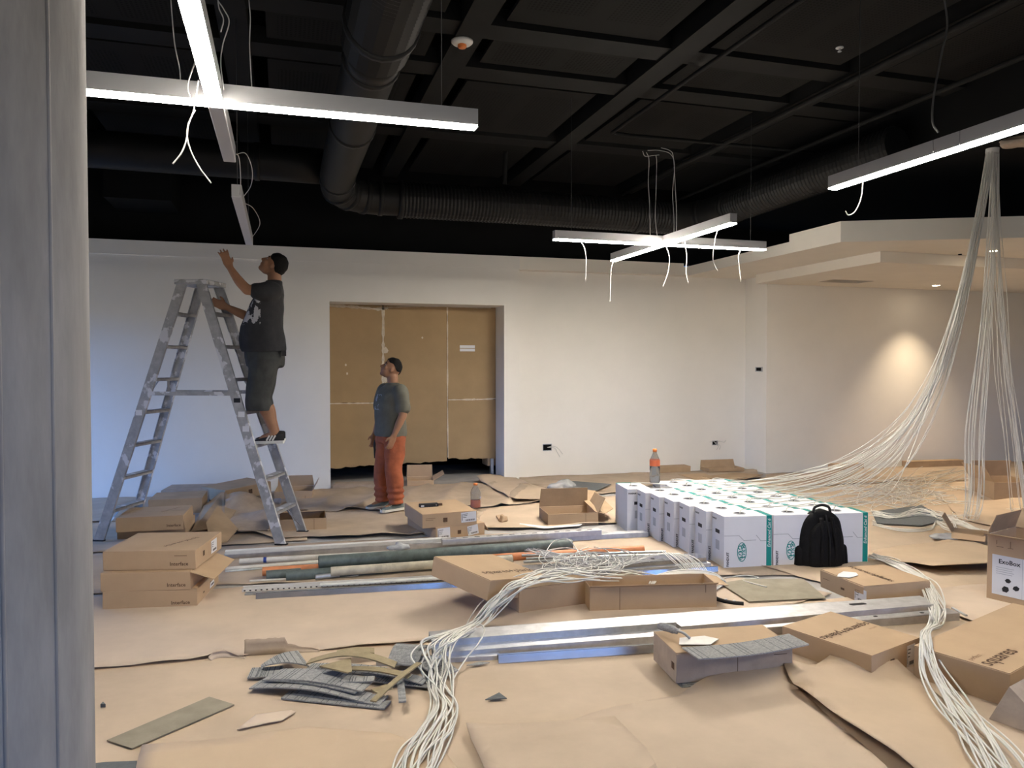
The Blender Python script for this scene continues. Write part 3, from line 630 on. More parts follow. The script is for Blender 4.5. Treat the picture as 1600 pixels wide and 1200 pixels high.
carton('lower labelled carton under the black tool', (681, 845), (757, 836), .5, .115, 0, m='kraft', prints=[('label', 'front', .33, .01, .11, .09, 8), ('mark', 'front', .22, .04, .035), ('label', 'front', .02, .005, .125, .105, 2), ('text', 'front', .03, .075, .034, 6, '50450', 'ink_black', .001)], flaps=[('f', .25, 0), ('b', .24, 0), ('r', .1, 235)], left=(640, 822), group='pair of labelled cartons')
bx8, w8, d8 = carton('upper labelled carton carrying the black tool', (660, 826), (745, 819), .5, .125, .117, m='kraft', prints=[('label', 'front', .375, .025, .15, .095, 2), ('mark', 'front', .20, .045, .04), ('slit', 'front', .03, .085, .12, .085), ('slit', 'front', .03, .07, .10, .07)], left=(628, 806), group='pair of labelled cartons')
carton('open brown tray carton in front of the cable boxes with back flaps up', (856, 823), (935, 820), .4, .125, .0, [('b', .20, 78), ('r', .16, 118)], left=(824, 811), m='kraft', mi='kraft_in', prints=[('slit', 'front', .39, 0, .39, .12)])
carton('flat carton lying in the doorway beside the standing man', (520, 766), (588, 765), .3, .06, 0, m='kraft_old')
carton('pale carton with its back flap up in the doorway', (636, 762), (678, 761), .4, .09, 0, [('b', .16, 85), ('r', .16, 150)], m='kraft')
ca, wa, da = carton('low open carton beneath the draped cable bundle', (811, 961), (925, 944), .42, .165, 0, [('f', .11, 14), ('l', .06, 5)], left=(797, 948), m='kraft', mi='kraft_in')
# the leaning carton: a lid tipped on to the low carton
e10, w10, d10 = carton('tipped carton with brown printed lid and cables running over it', (761, 939), (852, 911), .50, .125, .15, m='kraft', prints=[('text', 'top', .07, .13, .082, 0, SP, 'ink', .0016)], left=(708, 902), jit=.006, tilt=(.10, .15))
carton('wide open carton with a creased front standing behind the steel studs', (921, 957), (1120, 951), .26, .165, 0, [('b', .07, 200), ('f', .04, 150), ('r', .09, 190)], m='kraft', prints=[('slit', 'front', .20, 0, .20, .16), ('slit', 'front', .78, .11, .78, .165)])
c12, w12, d12 = carton('worn carton carrying the trowel and a carpet offcut', (1056, 1068), (1238, 1054), .5, .15, .022, m='kraft_old', flaps='closed', mi='kraft', left=(1020, 1031), prints=[('mark', 'left', .26, .06, .035), ('slit', 'front', .33, 0, .33, .145), ('slit', 'front', .53, .11, .60, .11), ('slit', 'top', .06, .42, .12, .42)])
for i in range(3):
    c_ = MB().box(.012+.010*i, -.03+.010*i, .0065*i, .42, .35, .0065*i+.0055).build('carpet_tile', 'carpet', None, label=('bottom', 'middle', 'top')[i]+' carpet tile of the three under the worn carton', cat='carpet tile', group='carpet tiles under the worn carton')
    c_.location = c12.location - Vector((0, 0, .022)); c_.rotation_euler = c12.rotation_euler
carton('carton with upside-down lettering in front of the right stud ends', (1362, 1067), (1437, 1036), .6, .135, 0, left=(1214, 1019), m='kraft', prints=[('text', 'top', .45, .31, .072, 180, SP, 'ink', .0012), ('text', 'top', .43, .235, .024, 180, 'perfect', 'ink_faint'), ('mark', 'front', .17, .045, .038), ('label', 'front', .33, .0, .08, .12)])
carton('large carton at the right edge with cut-off lettering', (1577, 1108), (1720, 1020), .6, .165, 0, left=(1467, 1040), m='kraft', prints=[('text', 'top', .02, .09, .105, 0, 'squares', 'ink', .0014), ('text', 'top', .02, .175, .04, 0, 'perfect', 'ink_faint')])
carton('carton with a white paper scrap in front of the backpack', (1350, 946), (1453, 936), .5, .125, 0, left=(1257, 919), m='kraft', prints=[('text', 'top', .24, .46, .068, 272, SP, 'ink', .0010), ('mark', 'left', .22, .045, .038), ('label', 'left', .36, .008, .115, .095), ('slit', 'left', .03, .085, .12, .085), ('slit', 'left', .03, .07, .10, .07)])
ex, wx, dx_ = carton('tall open brown equipment box with a large white label at the right edge', (1541, 938), (1668, 968), .42, .46, 0, [('f', .12, 165), ('l', .14, 70), ('b', .14, 110)], m='kraft', mi='kraft_in', prints=[('slit', 'front', .06, .385, .10, .385), ('slit', 'front', .06, .40, .06, .425), ('slit', 'front', .13, .385, .16, .385), ('slit', 'front', .145, .39, .145, .43), ('slit', 'front', .24, .40, .36, .40)])
pl = MB().box(.035, -.0022, .06, .50, -.001, .33).build('printed_label', 'white_label', ex)
MB().box(.22, -.0026, .06, .222, -.0022, .33).build('label_fold', 'grey_label', pl)
put_text('ExoBox', .042, 'ink_black', pl, basis((.075, -.0030, .275), (1,0,0), (0,0,1)), bold=.0008)
for i in range(4): MB().box(.06, -.0026, .245-.014*i, .17-.01*(i % 2), -.0024, .249-.014*i).build('label_line', 'grey_label', pl)
for cx, cz, r0, s0 in ((.135, .165, .016, 0), (.185, .125, .018, .4), (.12, .105, .022, .9)):
    MB().prism([(r0*math.cos(a*PI/3+s0)*(1 if a % 3 else 1.25), r0*math.sin(a*PI/3+s0)) for a in range(6)], 0, .0006, basis((cx, -.0024, cz), (1,0,0), (0,0,1))).build('printed_shape', 'ink_black', pl)
# standing flap of another carton that reaches into the photograph
# far cartons along the walls
carton('low carton at the cream wall behind the cable boxes', (1030, 741), (1079, 739), .3, .10, 0, m='kraft_in')
carton('stack of flattened board with a raised strip near the wall corner', (1108, 738), (1163, 736), .28, .05, .02, [('b', .1, 100)], m='kraft_in')
carton('small carton at the foot of the right wall', (1304, 737), (1350, 735), .25, .10, 0, m='kraft')
carton('long low carton at the right wall behind the strands', (1419, 733), (1506, 730), .14, .11, 0, m='kraft_in')
carton('dark carton behind the rightmost cable strand', (1553, 785), (1620, 785), .5, .24, 0, [('b', .2, 80), ('l', .2, 120)], m='kraft_in')
carton('crushed small carton scrap right of the loose cables', (1487, 847), (1540, 853), .25, .09, 0, [('l', .16, 120), ('f', .1, 200)], m='kraft_in', mi='kraft', jit=.02)
def board(label, pts, m='kraft', z=.01, th=.006, dz=()):
    P = [G(*q) if len(q) == 3 else G(q[0], q[1], z) for q in pts]
    for i, q in enumerate(dz): P[i] = P[i] + Vector((0, 0, q))
    n = len(P); vs_ = P + [p+Vector((0, 0, th)) for p in P]
    return MB().add(vs_, [tuple(range(n-1, -1, -1)), tuple(range(n, 2*n))] + [(i, (i+1) % n, n+(i+1) % n, n+i) for i in range(n)]).build('cardboard_piece', m, None, label=label, cat='cardboard')
board('grey-brown cardboard flap leaning up in the lower right corner', [(1546, 1124, .02), (1660, 1165, .02), (1660, 1030, .20), (1577, 1075, .17)], 'kraft_old')
board('flattened brown board by the wall corner', [(1098, 745), (1150, 739), (1192, 742), (1165, 749), (1120, 750)], 'kraft_in', .02)
board('flattened board leaning under the raised strip', [(1060, 742), (1100, 740), (1120, 748), (1085, 749)], 'kraft', .015)
board('white paper strip under the open tray carton', [(812, 818), (856, 823), (910, 819), (905, 822), (850, 826), (812, 822)], 'white_label', .022, .003)
board('curved kraft scrap on the floor behind the tray carton', [(893, 780), (930, 774), (958, 795), (945, 803), (930, 800)], 'kraft_in', .12, .005, (.12, .05, .0, 0, 0))
board('crumpled kraft board between the cartons under the ladder', [(300, 833), (352, 826), (372, 800), (350, 785), (318, 800)], 'kraft_in', .02, .006, (.02, .0, .05, .14, .06))
board('bent kraft board in front of the tilted carton', [(330, 852), (356, 846), (372, 832), (340, 815), (322, 835)], 'kraft_in', .02, .005, (.0, .0, .03, .16, .10))
sheet('buckled brown paper heap behind the right ladder leg', [(352, 830), (372, 838), (420, 836), (445, 815), (440, 792), (395, 785), (352, 792)], 'kraft_old', .03, .02, [(365, 800, .35, .16), (400, 798, .3, .08), (420, 812, .3, .06)], seed=31, edge=.05, cell=.07, scale=2, name='paper_heap', cat='paper')
board('small orange-brown board scrap on the floor left of the tray carton', [(775, 808), (785, 806), (792, 812), (780, 815)], 'kraft', .015, .02)

# ================================================================== WHITE CABLE BOXES (seven deep, three columns)
BW, BD, BH = .405, .236, .415
def cable_box_parts():
    P = []
    b = MB().box(0, 0, 0, BW, BD, BH); P.append(('body', b.mesh('cable_box_body', 'white_box'), Matrix()))
    P.append(('teal_stripe', MB().box(BW-.048, -.0012, 0, BW-.004, 0, BH+.0012).box(BW-.048, 0, BH, BW-.004, BD, BH+.0012).mesh('teal_stripe', 'teal'), Matrix()))
    P.append(('printed_text', text_mesh('Enhanced Cat 6', .036, 'white_label', shear=.25, bold=.0006), basis((BW-.014, -.0018, .160), (0,0,1), (-1,0,0))))
    P.append(('printed_text', text_mesh('PANDUIT', .027, 'ink_black', bold=.0009), basis((.040, -.0018, .016), (0,0,1), (-1,0,0))))
    lg = MB(); cx, cz = .150, .130; k = 28
    def ring(rx, rz, w_):
        vs_ = []
        for i in range(k):
            a = 2*PI*i/k; vs_ += [(cx+rx*math.cos(a), -.0016, cz+rz*math.sin(a)), (cx+(rx-w_)*math.cos(a), -.0016, cz+(rz-w_)*math.sin(a))]
        lg.add(vs_, [(2*i, 2*i+1, (2*i+3) % (2*k), (2*i+2) % (2*k)) for i in range(k)])
    ring(.040, .078, .006)
    for ox, oz, rr in ((-.016, .036, .017), (.014, .022, .018), (-.012, -.008, .018), (.013, -.03, .017), (-.008, -.05, .013), (.012, .054, .012)):
        vs_ = []
        for i in range(15):
            a = 2*PI*i/16 + ox*40; vs_ += [(cx+ox+rr*math.cos(a), -.0016, cz+oz+rr*math.sin(a)), (cx+ox+(rr-.007)*math.cos(a), -.0016, cz+oz+(rr-.007)*math.sin(a))]
        lg.add(vs_, [(2*i, 2*i+1, 2*i+3, 2*i+2) for i in range(14)])
    for z_ in (.05, .0, -.045): lg.box(cx-.032, -.0016, cz+z_-.0022, cx+.032, -.0014, cz+z_+.0022)
    P.append(('printed_logo', lg.mesh('printed_logo', 'teal'), Matrix()))
    cut = MB()
    for (a, b2), (c2, d2) in (((.0, .262), (.125, .262)), ((.125, .262), (.165, .222)), ((.165, .222), (.27, .222)), ((.27, .262), (.31, .215)), ((.31, .215), (BW-.05, .215))):
        cut.beam((a, -.0008, b2), (c2, -.0008, d2), .0025, .0016, up=(0,1,0))
    P.append(('flap_cut', cut.mesh('flap_cut', 'ink_faint2'), Matrix()))
    hole = MB(); hole.lathe([(.0005, .0018), (.043, .0018)], 20, Matrix.Translation((BW*.45, BD/2, BH)), cap=False)
    P.append(('pull_hole', hole.mesh('pull_hole', 'ink_black'), Matrix()))
    rg = MB().lathe([(.043, .0), (.043, .005), (.05, .005), (.05, .0)], 20, Matrix.Translation((BW*.45, BD/2, BH)), cap=False)
    P.append(('hole_rim', rg.mesh('hole_rim', 'grey_label'), Matrix()))
    P.append(('hand_slot', MB().box(-.0016, .085, .262, -.0004, .165, .292).mesh('hand_slot', 'ink_black'), Matrix()))
    P.append(('side_print', MB().box(-.0014, .09, .13, -.0006, .16, .205).mesh('side_print', 'grey_label'), Matrix()))
    P.append(('printed_text', text_mesh('PANDUIT', .019, 'ink_black', bold=.0009), basis((-.0018, BD-.012, .365), (0,-1,0), (0,0,1))))
    P.append(('printed_text', text_mesh('PANDUIT', .016, 'grey_label'), basis((.03, .03, BH+.002), (0,1,0), (-1,0,0))))
    return P
PARTS = cable_box_parts()
O1 = G(1131, 889); ax_ = (G(1205, 886)-O1); ang_b = math.atan2(ax_.y, ax_.x); XD = Vector((math.cos(ang_b), math.sin(ang_b), 0))
Yend = G(976, 826)-O1; Yend.z = 0; YD = Yend.normalized()
boxes = []
colw = ['left column', 'middle column', 'right column']; rown = ['front', 'second', 'third', 'fourth', 'fifth', 'sixth', 'seventh', 'rearmost']
rb = random.Random(5)
for c_ in range(3):
    for r_ in range(7 if c_ == 0 else 8):
        p = O1 + XD*(c_*(BW+.012)) + YD*(r_*(BD+.006))
        lab = 'white cable box with teal stripe, %s of the %s' % (rown[r_], colw[c_])
        e = empty('cable_box', p, ang_b + rb.uniform(-.012, .012), lab, 'cable box', 'white cable pull boxes stacked in a block')
        if c_ == 0 and r_ == 6: e.location = p + XD*(BD-.05) + YD*.006; e.rotation_euler[2] = ang_b + PI/2; e['label'] = 'white cable box turned sideways at the rear of the left column'
        for nm, me, mx in PARTS:
            o = link(nm, me, e); o.matrix_local = mx
        boxes.append(e)
def hole_of(e): 
    q = Vector((BW*.45, BD/2, BH)); q.rotate(Euler((0,0,e.rotation_euler[2]))); return Vector(e.location)+q

# ================================================================== BACKPACK
def backpack():
    p = G(1294, 888); e = empty('backpack', p, ang_b+.02, 'black nylon backpack leaning on the white cable boxes', 'backpack')
    def shell(w0, h0, d0, n1, cx=0, cy=0, cz=0, top=2.6):
        mb = MB(); rows = 18; k = 32; vs_ = []
        for i in range(rows+1):
            t = i/rows; z = h0*t
            sx = w0*(.5*(1-.10*t)) * (1-max(0, (t-.45)/.55)**top)**.5 if t > .45 else w0*.5*(1-.10*t)*(1 if t > .03 else .95)
            sy = d0*.5*(1-.45*t) * (1-max(0, (t-.8)/.2)**2*.6)
            if t == 1: sx, sy = .01, .01
            for j in range(k):
                a = 2*PI*j/k; ca_, sa_ = math.cos(a), math.sin(a)
                x = sx*abs(ca_)**.7*(1 if ca_ > 0 else -1); y = sy*abs(sa_)**.6*(1 if sa_ > 0 else -1)
                x += .006*noise.noise(Vector((x*9, z*9, n1))); y += .010*noise.noise(Vector((x*12, z*12, n1+4)))
                vs_.append(Vector((x+cx, y+cy, z+cz)))
        mb.add(vs_, [(i*k+j, i*k+(j+1) % k, (i+1)*k+(j+1) % k, (i+1)*k+j) for i in range(rows) for j in range(k)] + [tuple(range(k-1, -1, -1)), tuple(range(rows*k, (rows+1)*k))], True)
        return mb
    shell(.40, .455, .20, 1, cy=.12).build('main_compartment', 'nylon', e)
    shell(.29, .37, .12, 5, cy=.045, top=3).build('front_pocket', 'nylon', e)
    for s in (-1, 1): shell(.10, .17, .13, 8+s, cx=s*.185, cy=.12, top=4).build('side_pocket', 'nylon', e)
    for s in (-1, 1): MB().tube(crom([(s*.055, -.015+.01, .03), (s*.06, -.018+.005, .15), (s*.05, .0, .28), (s*.045, .03, .40)], 6), .014, 6).build('strap', 'nylon', e)
    MB().tube(crom([(.0, -.02, .02), (.0, -.022, .2), (.0, .005, .33), (.0, .045, .42)], 6), .006, 6).build('zip', 'nylon2', e)
    MB().tube(crom([(-.075, .1, .43), (-.06, .1, .47), (0, .1, .488), (.06, .1, .47), (.075, .1, .43)], 6), .011, 8).build('carry_handle', 'nylon2', e)
backpack()

# ================================================================== BOTTLES
def bottle(p, label, h, r, fill, fm, capm, lab=None):
    e = empty('plastic_bottle', p, 0, label, 'bottle')
    pr = [(r*.85, 0), (r, .01), (r, h*.3), (r*.93, h*.34), (r, h*.38), (r, h*.62), (r*.9, h*.7), (r*.55, h*.82), (r*.36, h*.88), (r*.36, h*.92)]
    MB().lathe(pr, 24, cap=True).build('shell', 'bottle', e)
    MB().lathe([(r*.8, .006), (r*.93, .014), (r*.93, fill)], 20).build('liquid', fm, e)
    MB().lathe([(r*.42, h*.915), (r*.42, h), (r*.38, h*1.0)], 16).build('cap', capm, e)
    if lab: MB().lathe([(r*1.02, h*lab[0]), (r*1.02, h*lab[1])], 24, cap=False).build('label_band', 'bag_label', e)
q = G(1023, 754, BH+.002); bottle(q, 'clear water bottle with orange band standing on the white boxes', .345, .052, .17, 'water', 'orange', (.50, .68))
bottle(G(743, 793, .05), 'clear bottle with a little orange drink on the floor behind the labelled cartons', .27, .055, .085, 'drink', 'orange')
# ================================================================== STEEL STUDS, PIPES AND TRACKS ON THE FLOOR
CH = lambda w, h, t=.004: [(-w/2, 0), (-w/2, h), (w/2, h), (w/2, 0), (w/2-t, 0), (w/2-t, h-t), (-w/2+t, h-t), (-w/2+t, 0)]
CU = lambda w, h, t=.004: [(-w/2, 0), (w/2, 0), (w/2, h), (w/2-t, h), (w/2-t, t), (-w/2+t, t), (-w/2+t, h), (-w/2, h)]
AN = lambda w, h, t=.003: [(-w/2, 0), (-w/2, h), (-w/2+t, h), (-w/2+t, t), (w/2, t), (w/2, 0)]
def rail(name, label, a, b, prof, m, z=.01, zb=None, cat='steel stud', group=None, up=(0,0,1)):
    A = G(*a, z); B = G(*b, zb if zb is not None else z); A.z = z; B.z = zb if zb is not None else z
    e = empty(name, A, 0, label, cat, group); o = MB().extrude(prof, (0,0,0), B-A, up).build('profile', m, e); bevel(o, .0012, 1); return e, B-A
def slots(e, D, hts, ts, m='ink_black', ln=.07, w=.028):
    d = D.normalized(); s = d.cross(Vector((0,0,1))).normalized(); u_ = s.cross(d)
    for t in ts:
        pts = []
        for i in range(12):
            a = 2*PI*i/12; pts.append((math.cos(a)*w/2 + (ln/2-w/2)*(1 if math.cos(a) > 0 else -1), math.sin(a)*w/2))
        MB().prism(pts, 0, .0006, basis(D*t+u_*hts, d, -s)).build('punched_slot', m, e)
def hpipe(label, a, b, r, m, z=None, zb=None, cat='pipe', band=None, name='pipe', wall=.006):
    z = r+.006 if z is None else z; zb = z if zb is None else zb
    A = G(*a, z); B = G(*b, zb); A.z = z; B.z = zb; D = B-A; d = D.normalized(); e = empty(name, A, 0, label, cat)
    def tb(p, q, r0, w): return MB().tube([p, p, q, q, p], [r0-w, r0, r0, r0-w, r0-w], 14, cap=False, smooth=True)
    x = d.cross(Vector((0,0,1))).normalized(); y = x.cross(d); k = 16; mb = MB(); vs_ = []
    for p, rr in ((Vector(), r), (D, r), (D, r-wall), (Vector(), r-wall)):
        for j in range(k): a_ = 2*PI*j/k; vs_.append(p + (x*math.cos(a_)+y*math.sin(a_))*rr)
    mb.add(vs_, [((i % 4)*k+j, (i % 4)*k+(j+1) % k, ((i+1) % 4)*k+(j+1) % k, ((i+1) % 4)*k+j) for i in range(4) for j in range(k)], True)
    o = mb.build('pipe_wall', m, e)
    for pl in o.data.polygons: 
        pl.use_smooth = True
    s = o.modifiers.new('split', 'EDGE_SPLIT'); s.split_angle = .7
    if band: 
        for t, w_, mm in band: MB().tube([D*t-d*w_, D*t+d*w_], r+.0015, 16, cap=False).build('tape_band', mm, e)
    return e
# upper bundle
rail('steel_track', 'white-topped steel track at the back of the pipe bundle', (352, 872), (1010, 838), CH(.10, .05), 'galv', .004)
rail('steel_track', 'bright narrow track lying on the back of the pipe bundle', (352, 866), (700, 845), CH(.06, .03), 'white_metal', .055)
e, D = rail('slotted_bar', 'slotted galvanized bar beside the thick grey pipe', (690, 851), (938, 835), CH(.075, .05), 'galv', .05)
slots(e, D, .051, [i/14 for i in range(1, 14)], ln=.05, w=.018)
rail('steel_angle', 'short steel angle poking out behind the thick grey pipe', (850, 844), (937, 838), AN(.07, .05), 'galv_bright', .02)
hpipe('thick grey pipe lying on top of the bundle', (498, 879), (892, 851), .052, 'green_pipe', .105, .085)
hpipe('white pipe with a blue tape band at the left end of the bundle', (374, 877), (640, 863), .022, 'white_pvc', .045, band=[(.145, .012, 'blue_tape')])
hpipe('white pipe end under the taped white pipe', (352, 890), (560, 874), .02, 'white_pvc', .022)
hpipe('thin steel rod below the white pipes', (352, 893), (520, 880), .012, 'galv_dull', .013)
hpipe('orange pipe in the middle of the bundle', (410, 893), (1005, 858), .034, 'orange_pipe', .05, .03)
hpipe('short dark green sleeve pipe over the orange pipe', (416, 899), (470, 895), .036, 'green_pipe', .037)
hpipe('dark green-grey pipe in front of the orange pipe', (447, 900), (800, 874), .040, 'green_pipe', .042)
hpipe('beige plastic pipe crossing the bundle', (517, 893), (800, 874), .034, 'beige_pvc', .085, .075)
hpipe('short grey pipe stub under the beige pipe', (493, 902), (530, 898), .02, 'galv_dull', .03)
hpipe('thin pale rod in front of the pipe bundle', (390, 908), (560, 899), .009, 'white_pvc', .012)
e, D = rail('perforated_track', 'white perforated corner track at the front of the bundle', (379, 925), (1078, 885), CU(.07, .035), 'white_metal', .004)
slots(e, D, .0365, [])
prf = MB(); d = D.normalized(); s_ = d.cross(Vector((0,0,1))).normalized()
for i in range(90):
    for off in (-.02, .012): 
        p = D*((i+.5)/90) + s_*off; 
        pts = [(.008*math.cos(a*PI/3), .004*math.sin(a*PI/3)) for a in range(6)]; prf.prism(pts, 0, .0008, basis(p+Vector((0,0,.0042)), d, -s_))
    p = D*((i+.5)/90) + s_*.0352 + Vector((0,0,.018)); prf.prism([(.008*math.cos(a*PI/3), .005*math.sin(a*PI/3)) for a in range(6)], 0, .0008, basis(p, d, Vector((0,0,1))))
po = prf.build('perforation', 'ink_black', e, kind='stuff')
rail('steel_track', 'bright track strip with blue tape on the perforated track', (500, 915), (720, 903), CH(.05, .012), 'white_metal', .03)
rail('steel_track', 'blue-reflecting steel track at the very front of the pipe bundle', (400, 936), (1120, 893), CH(.055, .042), 'galv_bright', .006, up=(0, .17, 1))
rail('steel_track', 'dark steel track end under the blue-reflecting track', (383, 931), (600, 920), CH(.05, .02), 'galv_dull', .003)
e, D = rail('steel_stud', 'wide white steel stud with a round hole at the right end of the bundle', (820, 897), (1096, 876), CH(.16, .045), 'galv_bright', .03)
slots(e, D, .0455, (.71,), ln=.034, w=.033)
rail('steel_stud', 'steel stud in front of the wide white stud', (830, 905), (1108, 884), CH(.06, .03), 'galv', .006)
for i, (a, b) in enumerate((((815, 868), (1040, 862)), ((822, 873), (1062, 866)), ((818, 878), (1055, 869)))):
    hpipe('%s of the thin grey rods beside the orange pipe' % ('rear', 'middle', 'front')[i] if False else ('rearmost', 'middle', 'frontmost')[i]+' of three thin grey rods beside the orange pipe', a, b, .011, 'galv_dull', .05+.004*i)
# lower bundle
e, D = rail('steel_stud', 'widest galvanized stud of the front bundle', (672, 1010), (1450, 950), CH(.15, .06), 'galv', .03)
slots(e, D, .0605, (.045, .84), ln=.12, w=.04)
rail('steel_stud', 'galvanized stud lying behind the widest front stud', (690, 1002), (1300, 955), CH(.09, .05), 'galv_dull', .004)
e, D = rail('steel_stud', 'galvanized stud lying in front of the widest stud', (676, 1029), (1490, 966), CH(.10, .05), 'galv', .004)
slots(e, D, .0505, (.70, .76, .83, .93), ln=.03, w=.022)
rail('steel_track', 'blue-reflecting track at the front of the stud bundle', (778, 1036), (1120, 1012), CH(.04, .045), 'galv_bright', .006, up=(0, .18, 1))
rail('steel_track', 'slim track running under the carpet offcuts', (588, 1040), (780, 1030), CH(.05, .03), 'galv', .002)
rail('steel_stud', 'short galvanized stud piled on the right end of the front bundle', (1060, 985), (1452, 950), CH(.07, .035), 'galv', .092)
hpipe('short steel pin on the paper beyond the stud ends', (1488, 950), (1510, 962), .008, 'galv_dull', .02)
e = empty('pvc_coupling', G(738, 868, .06), 0, 'white pvc coupling standing on the orange pipe', 'coupling')
MB().lathe([(.03, 0), (.03, .055), (.024, .055), (.024, .0)], 18, cap=False).build('sleeve', 'white_pvc', e); MB().lathe([(.045, -.006), (.045, .0), (.03, .001)], 18, cap=False).build('flange', 'white_pvc', e)
def crumple(label, c, r, h, m='film', seed=0, name='plastic_film', cat='plastic film'):
    mb = MB(); mb.ellipsoid((0,0,0), (r, r*.7, h), 22, 12); rr = random.Random(seed)
    for v in mb.v:
        n = noise.noise(v*(6/r)*.25+Vector((seed, 0, 0))) + .5*noise.noise(v*(14/r)*.25+Vector((seed, 3, 0))); v *= 1+.55*n; v.z = max(v.z+h*.6, 0)
    o = mb.build(name, m, None, label=label, cat=cat); o.location = c; return o
crumple('crumpled clear film on the thick grey pipe', G(623, 858, .13), .07, .03, seed=2)
crumple('crumpled clear wrapping by the grey carpet tile near the back wall', G(880, 763, .02), .17, .06, seed=5)
crumple('small crumpled wrapper on the paper left of the tray carton', G(786, 815, .02), .045, .04, 'kraft', 9, 'crumpled_wrapper', 'wrapper')
crumple('crumpled pale wrapping on the paper beyond the crushed carton', G(1476, 842, .03), .12, .03, 'film', 12)
board('dark grey carpet tile near the cream wall', [(882, 761), (890, 752), (955, 757), (930, 768)], 'carpet_dark', .035, .008)
board('flat brown carpet tile behind the front studs', [(1125, 912), (1165, 906), (1255, 905), (1290, 935), (1170, 941)], 'tile_grey', .02, .006)
board('dark sheet under the loose cables right of the boxes', [(1362, 800), (1440, 790), (1480, 812), (1440, 822), (1370, 818)], 'carpet_dark', .025, .006)
board('brown vinyl plank lying alone in the left foreground', [(167, 1158), (327, 1090), (366, 1102), (206, 1171)], 'tile_grey', .012, .005)
board('dark strip standing in for the shaded floor gap at the bottom left corner beside the column', [(118, 1197), (165, 1192), (214, 1190), (212, 1230), (110, 1230)], 'carpet_dark', .010, .004)  # dark board laid in to paint the shaded gap beside the paper
board('tiny dark crumb on the pale paper near the column', [(157, 1105), (161, 1101), (165, 1105)], 'carpet_dark', .012, .015)
board('small dark triangular offcut in the middle foreground', [(758, 1094), (780, 1083), (792, 1092)], 'carpet_dark', .018, .004)
board('white paper scrap on the carton before the backpack', [(1310, 897), (1318, 893), (1338, 895), (1341, 899), (1328, 903), (1308, 901)], 'white_label', .134, .002)
board('small kraft scrap with a curled edge in front of the offcuts', [(729, 1040), (748, 1035), (765, 1036), (745, 1040)], 'carpet', .018, .004)
sheet('thin torn paper film left of the cable bundle in the foreground', [(370, 1146), (400, 1122), (455, 1115), (462, 1118), (440, 1132), (420, 1135)], 'paper2', .012, .004, seed=41, cell=.08, name='paper_scrap', cat='paper scrap')
e = empty('black_connector_strip', G(1120, 938, .012), 0, 'black connector strip at the end of a cable behind the front studs', 'connector')
pts = [G(1108, 930, .03), G(1125, 938, .02), (G(1143, 942, .02)), G(1162, 944, .02)]
MB().tube([p-Vector(e.location) for p in crom(pts, 4)], .016, 6).build('body', 'ink_black', e)
for t in (.25, .6): MB().ellipsoid(pts[1].lerp(pts[3], t)-Vector(e.location)+Vector((0, 0, .014)), (.012, .008, .004), 8, 6).build('clip', 'white_label', e)

# ================================================================== CARPET OFFCUTS
def offcut(label, a, b, w, m, z, bend=0, yawoff=0, taper=1, ribs=True, group='carpet offcuts piled in the foreground', side=0):
    A = G(*a, z); B = G(*b, z); A.z = B.z = z; D = B-A; d = D.normalized(); s = Vector((-d.y, d.x, 0)); n = 14; vs_ = []
    for i in range(n+1):
        t = i/n; zz = bend*math.sin(PI*t); ww = w*(1+(taper-1)*t)*.5; c = d*(D.length*t) + Vector((0, 0, zz)) + s*(side*math.sin(PI*t))
        for q in ((-1, 0), (1, 0), (1, .007), (-1, .007)): vs_.append(c + s*ww*q[0] + Vector((0, 0, q[1])))
    fs = [(i*4+j, i*4+(j+1) % 4, i*4+4+(j+1) % 4, i*4+4+j) for i in range(n) for j in range(4)] + [(3,2,1,0), (n*4, n*4+1, n*4+2, n*4+3)]
    e = empty('carpet_offcut', A, 0, label, 'carpet offcut', group)
    MB().add(vs_, fs).build('backing' if m == 'carpet_back' else 'pile', m, e)
    if ribs:
        rb_ = MB(); rr = random.Random(int(a[0]*7+a[1])); t = .04
        while t < .97:
            k = bend*math.sin(PI*t); c = d*(D.length*t) + Vector((0, 0, k+.0072)) + s*(side*math.sin(PI*t)); ww = w*(1+(taper-1)*t)*.5
            rb_.add([c-s*ww-d*.002, c+s*ww-d*.002, c+s*ww+d*.002, c-s*ww+d*.002], [(0, 3, 2, 1)]); t += rr.choice((.035, .05, .09, .16))
        rb_.build('rib_groove', 'carpet_dark', e, kind='stuff')
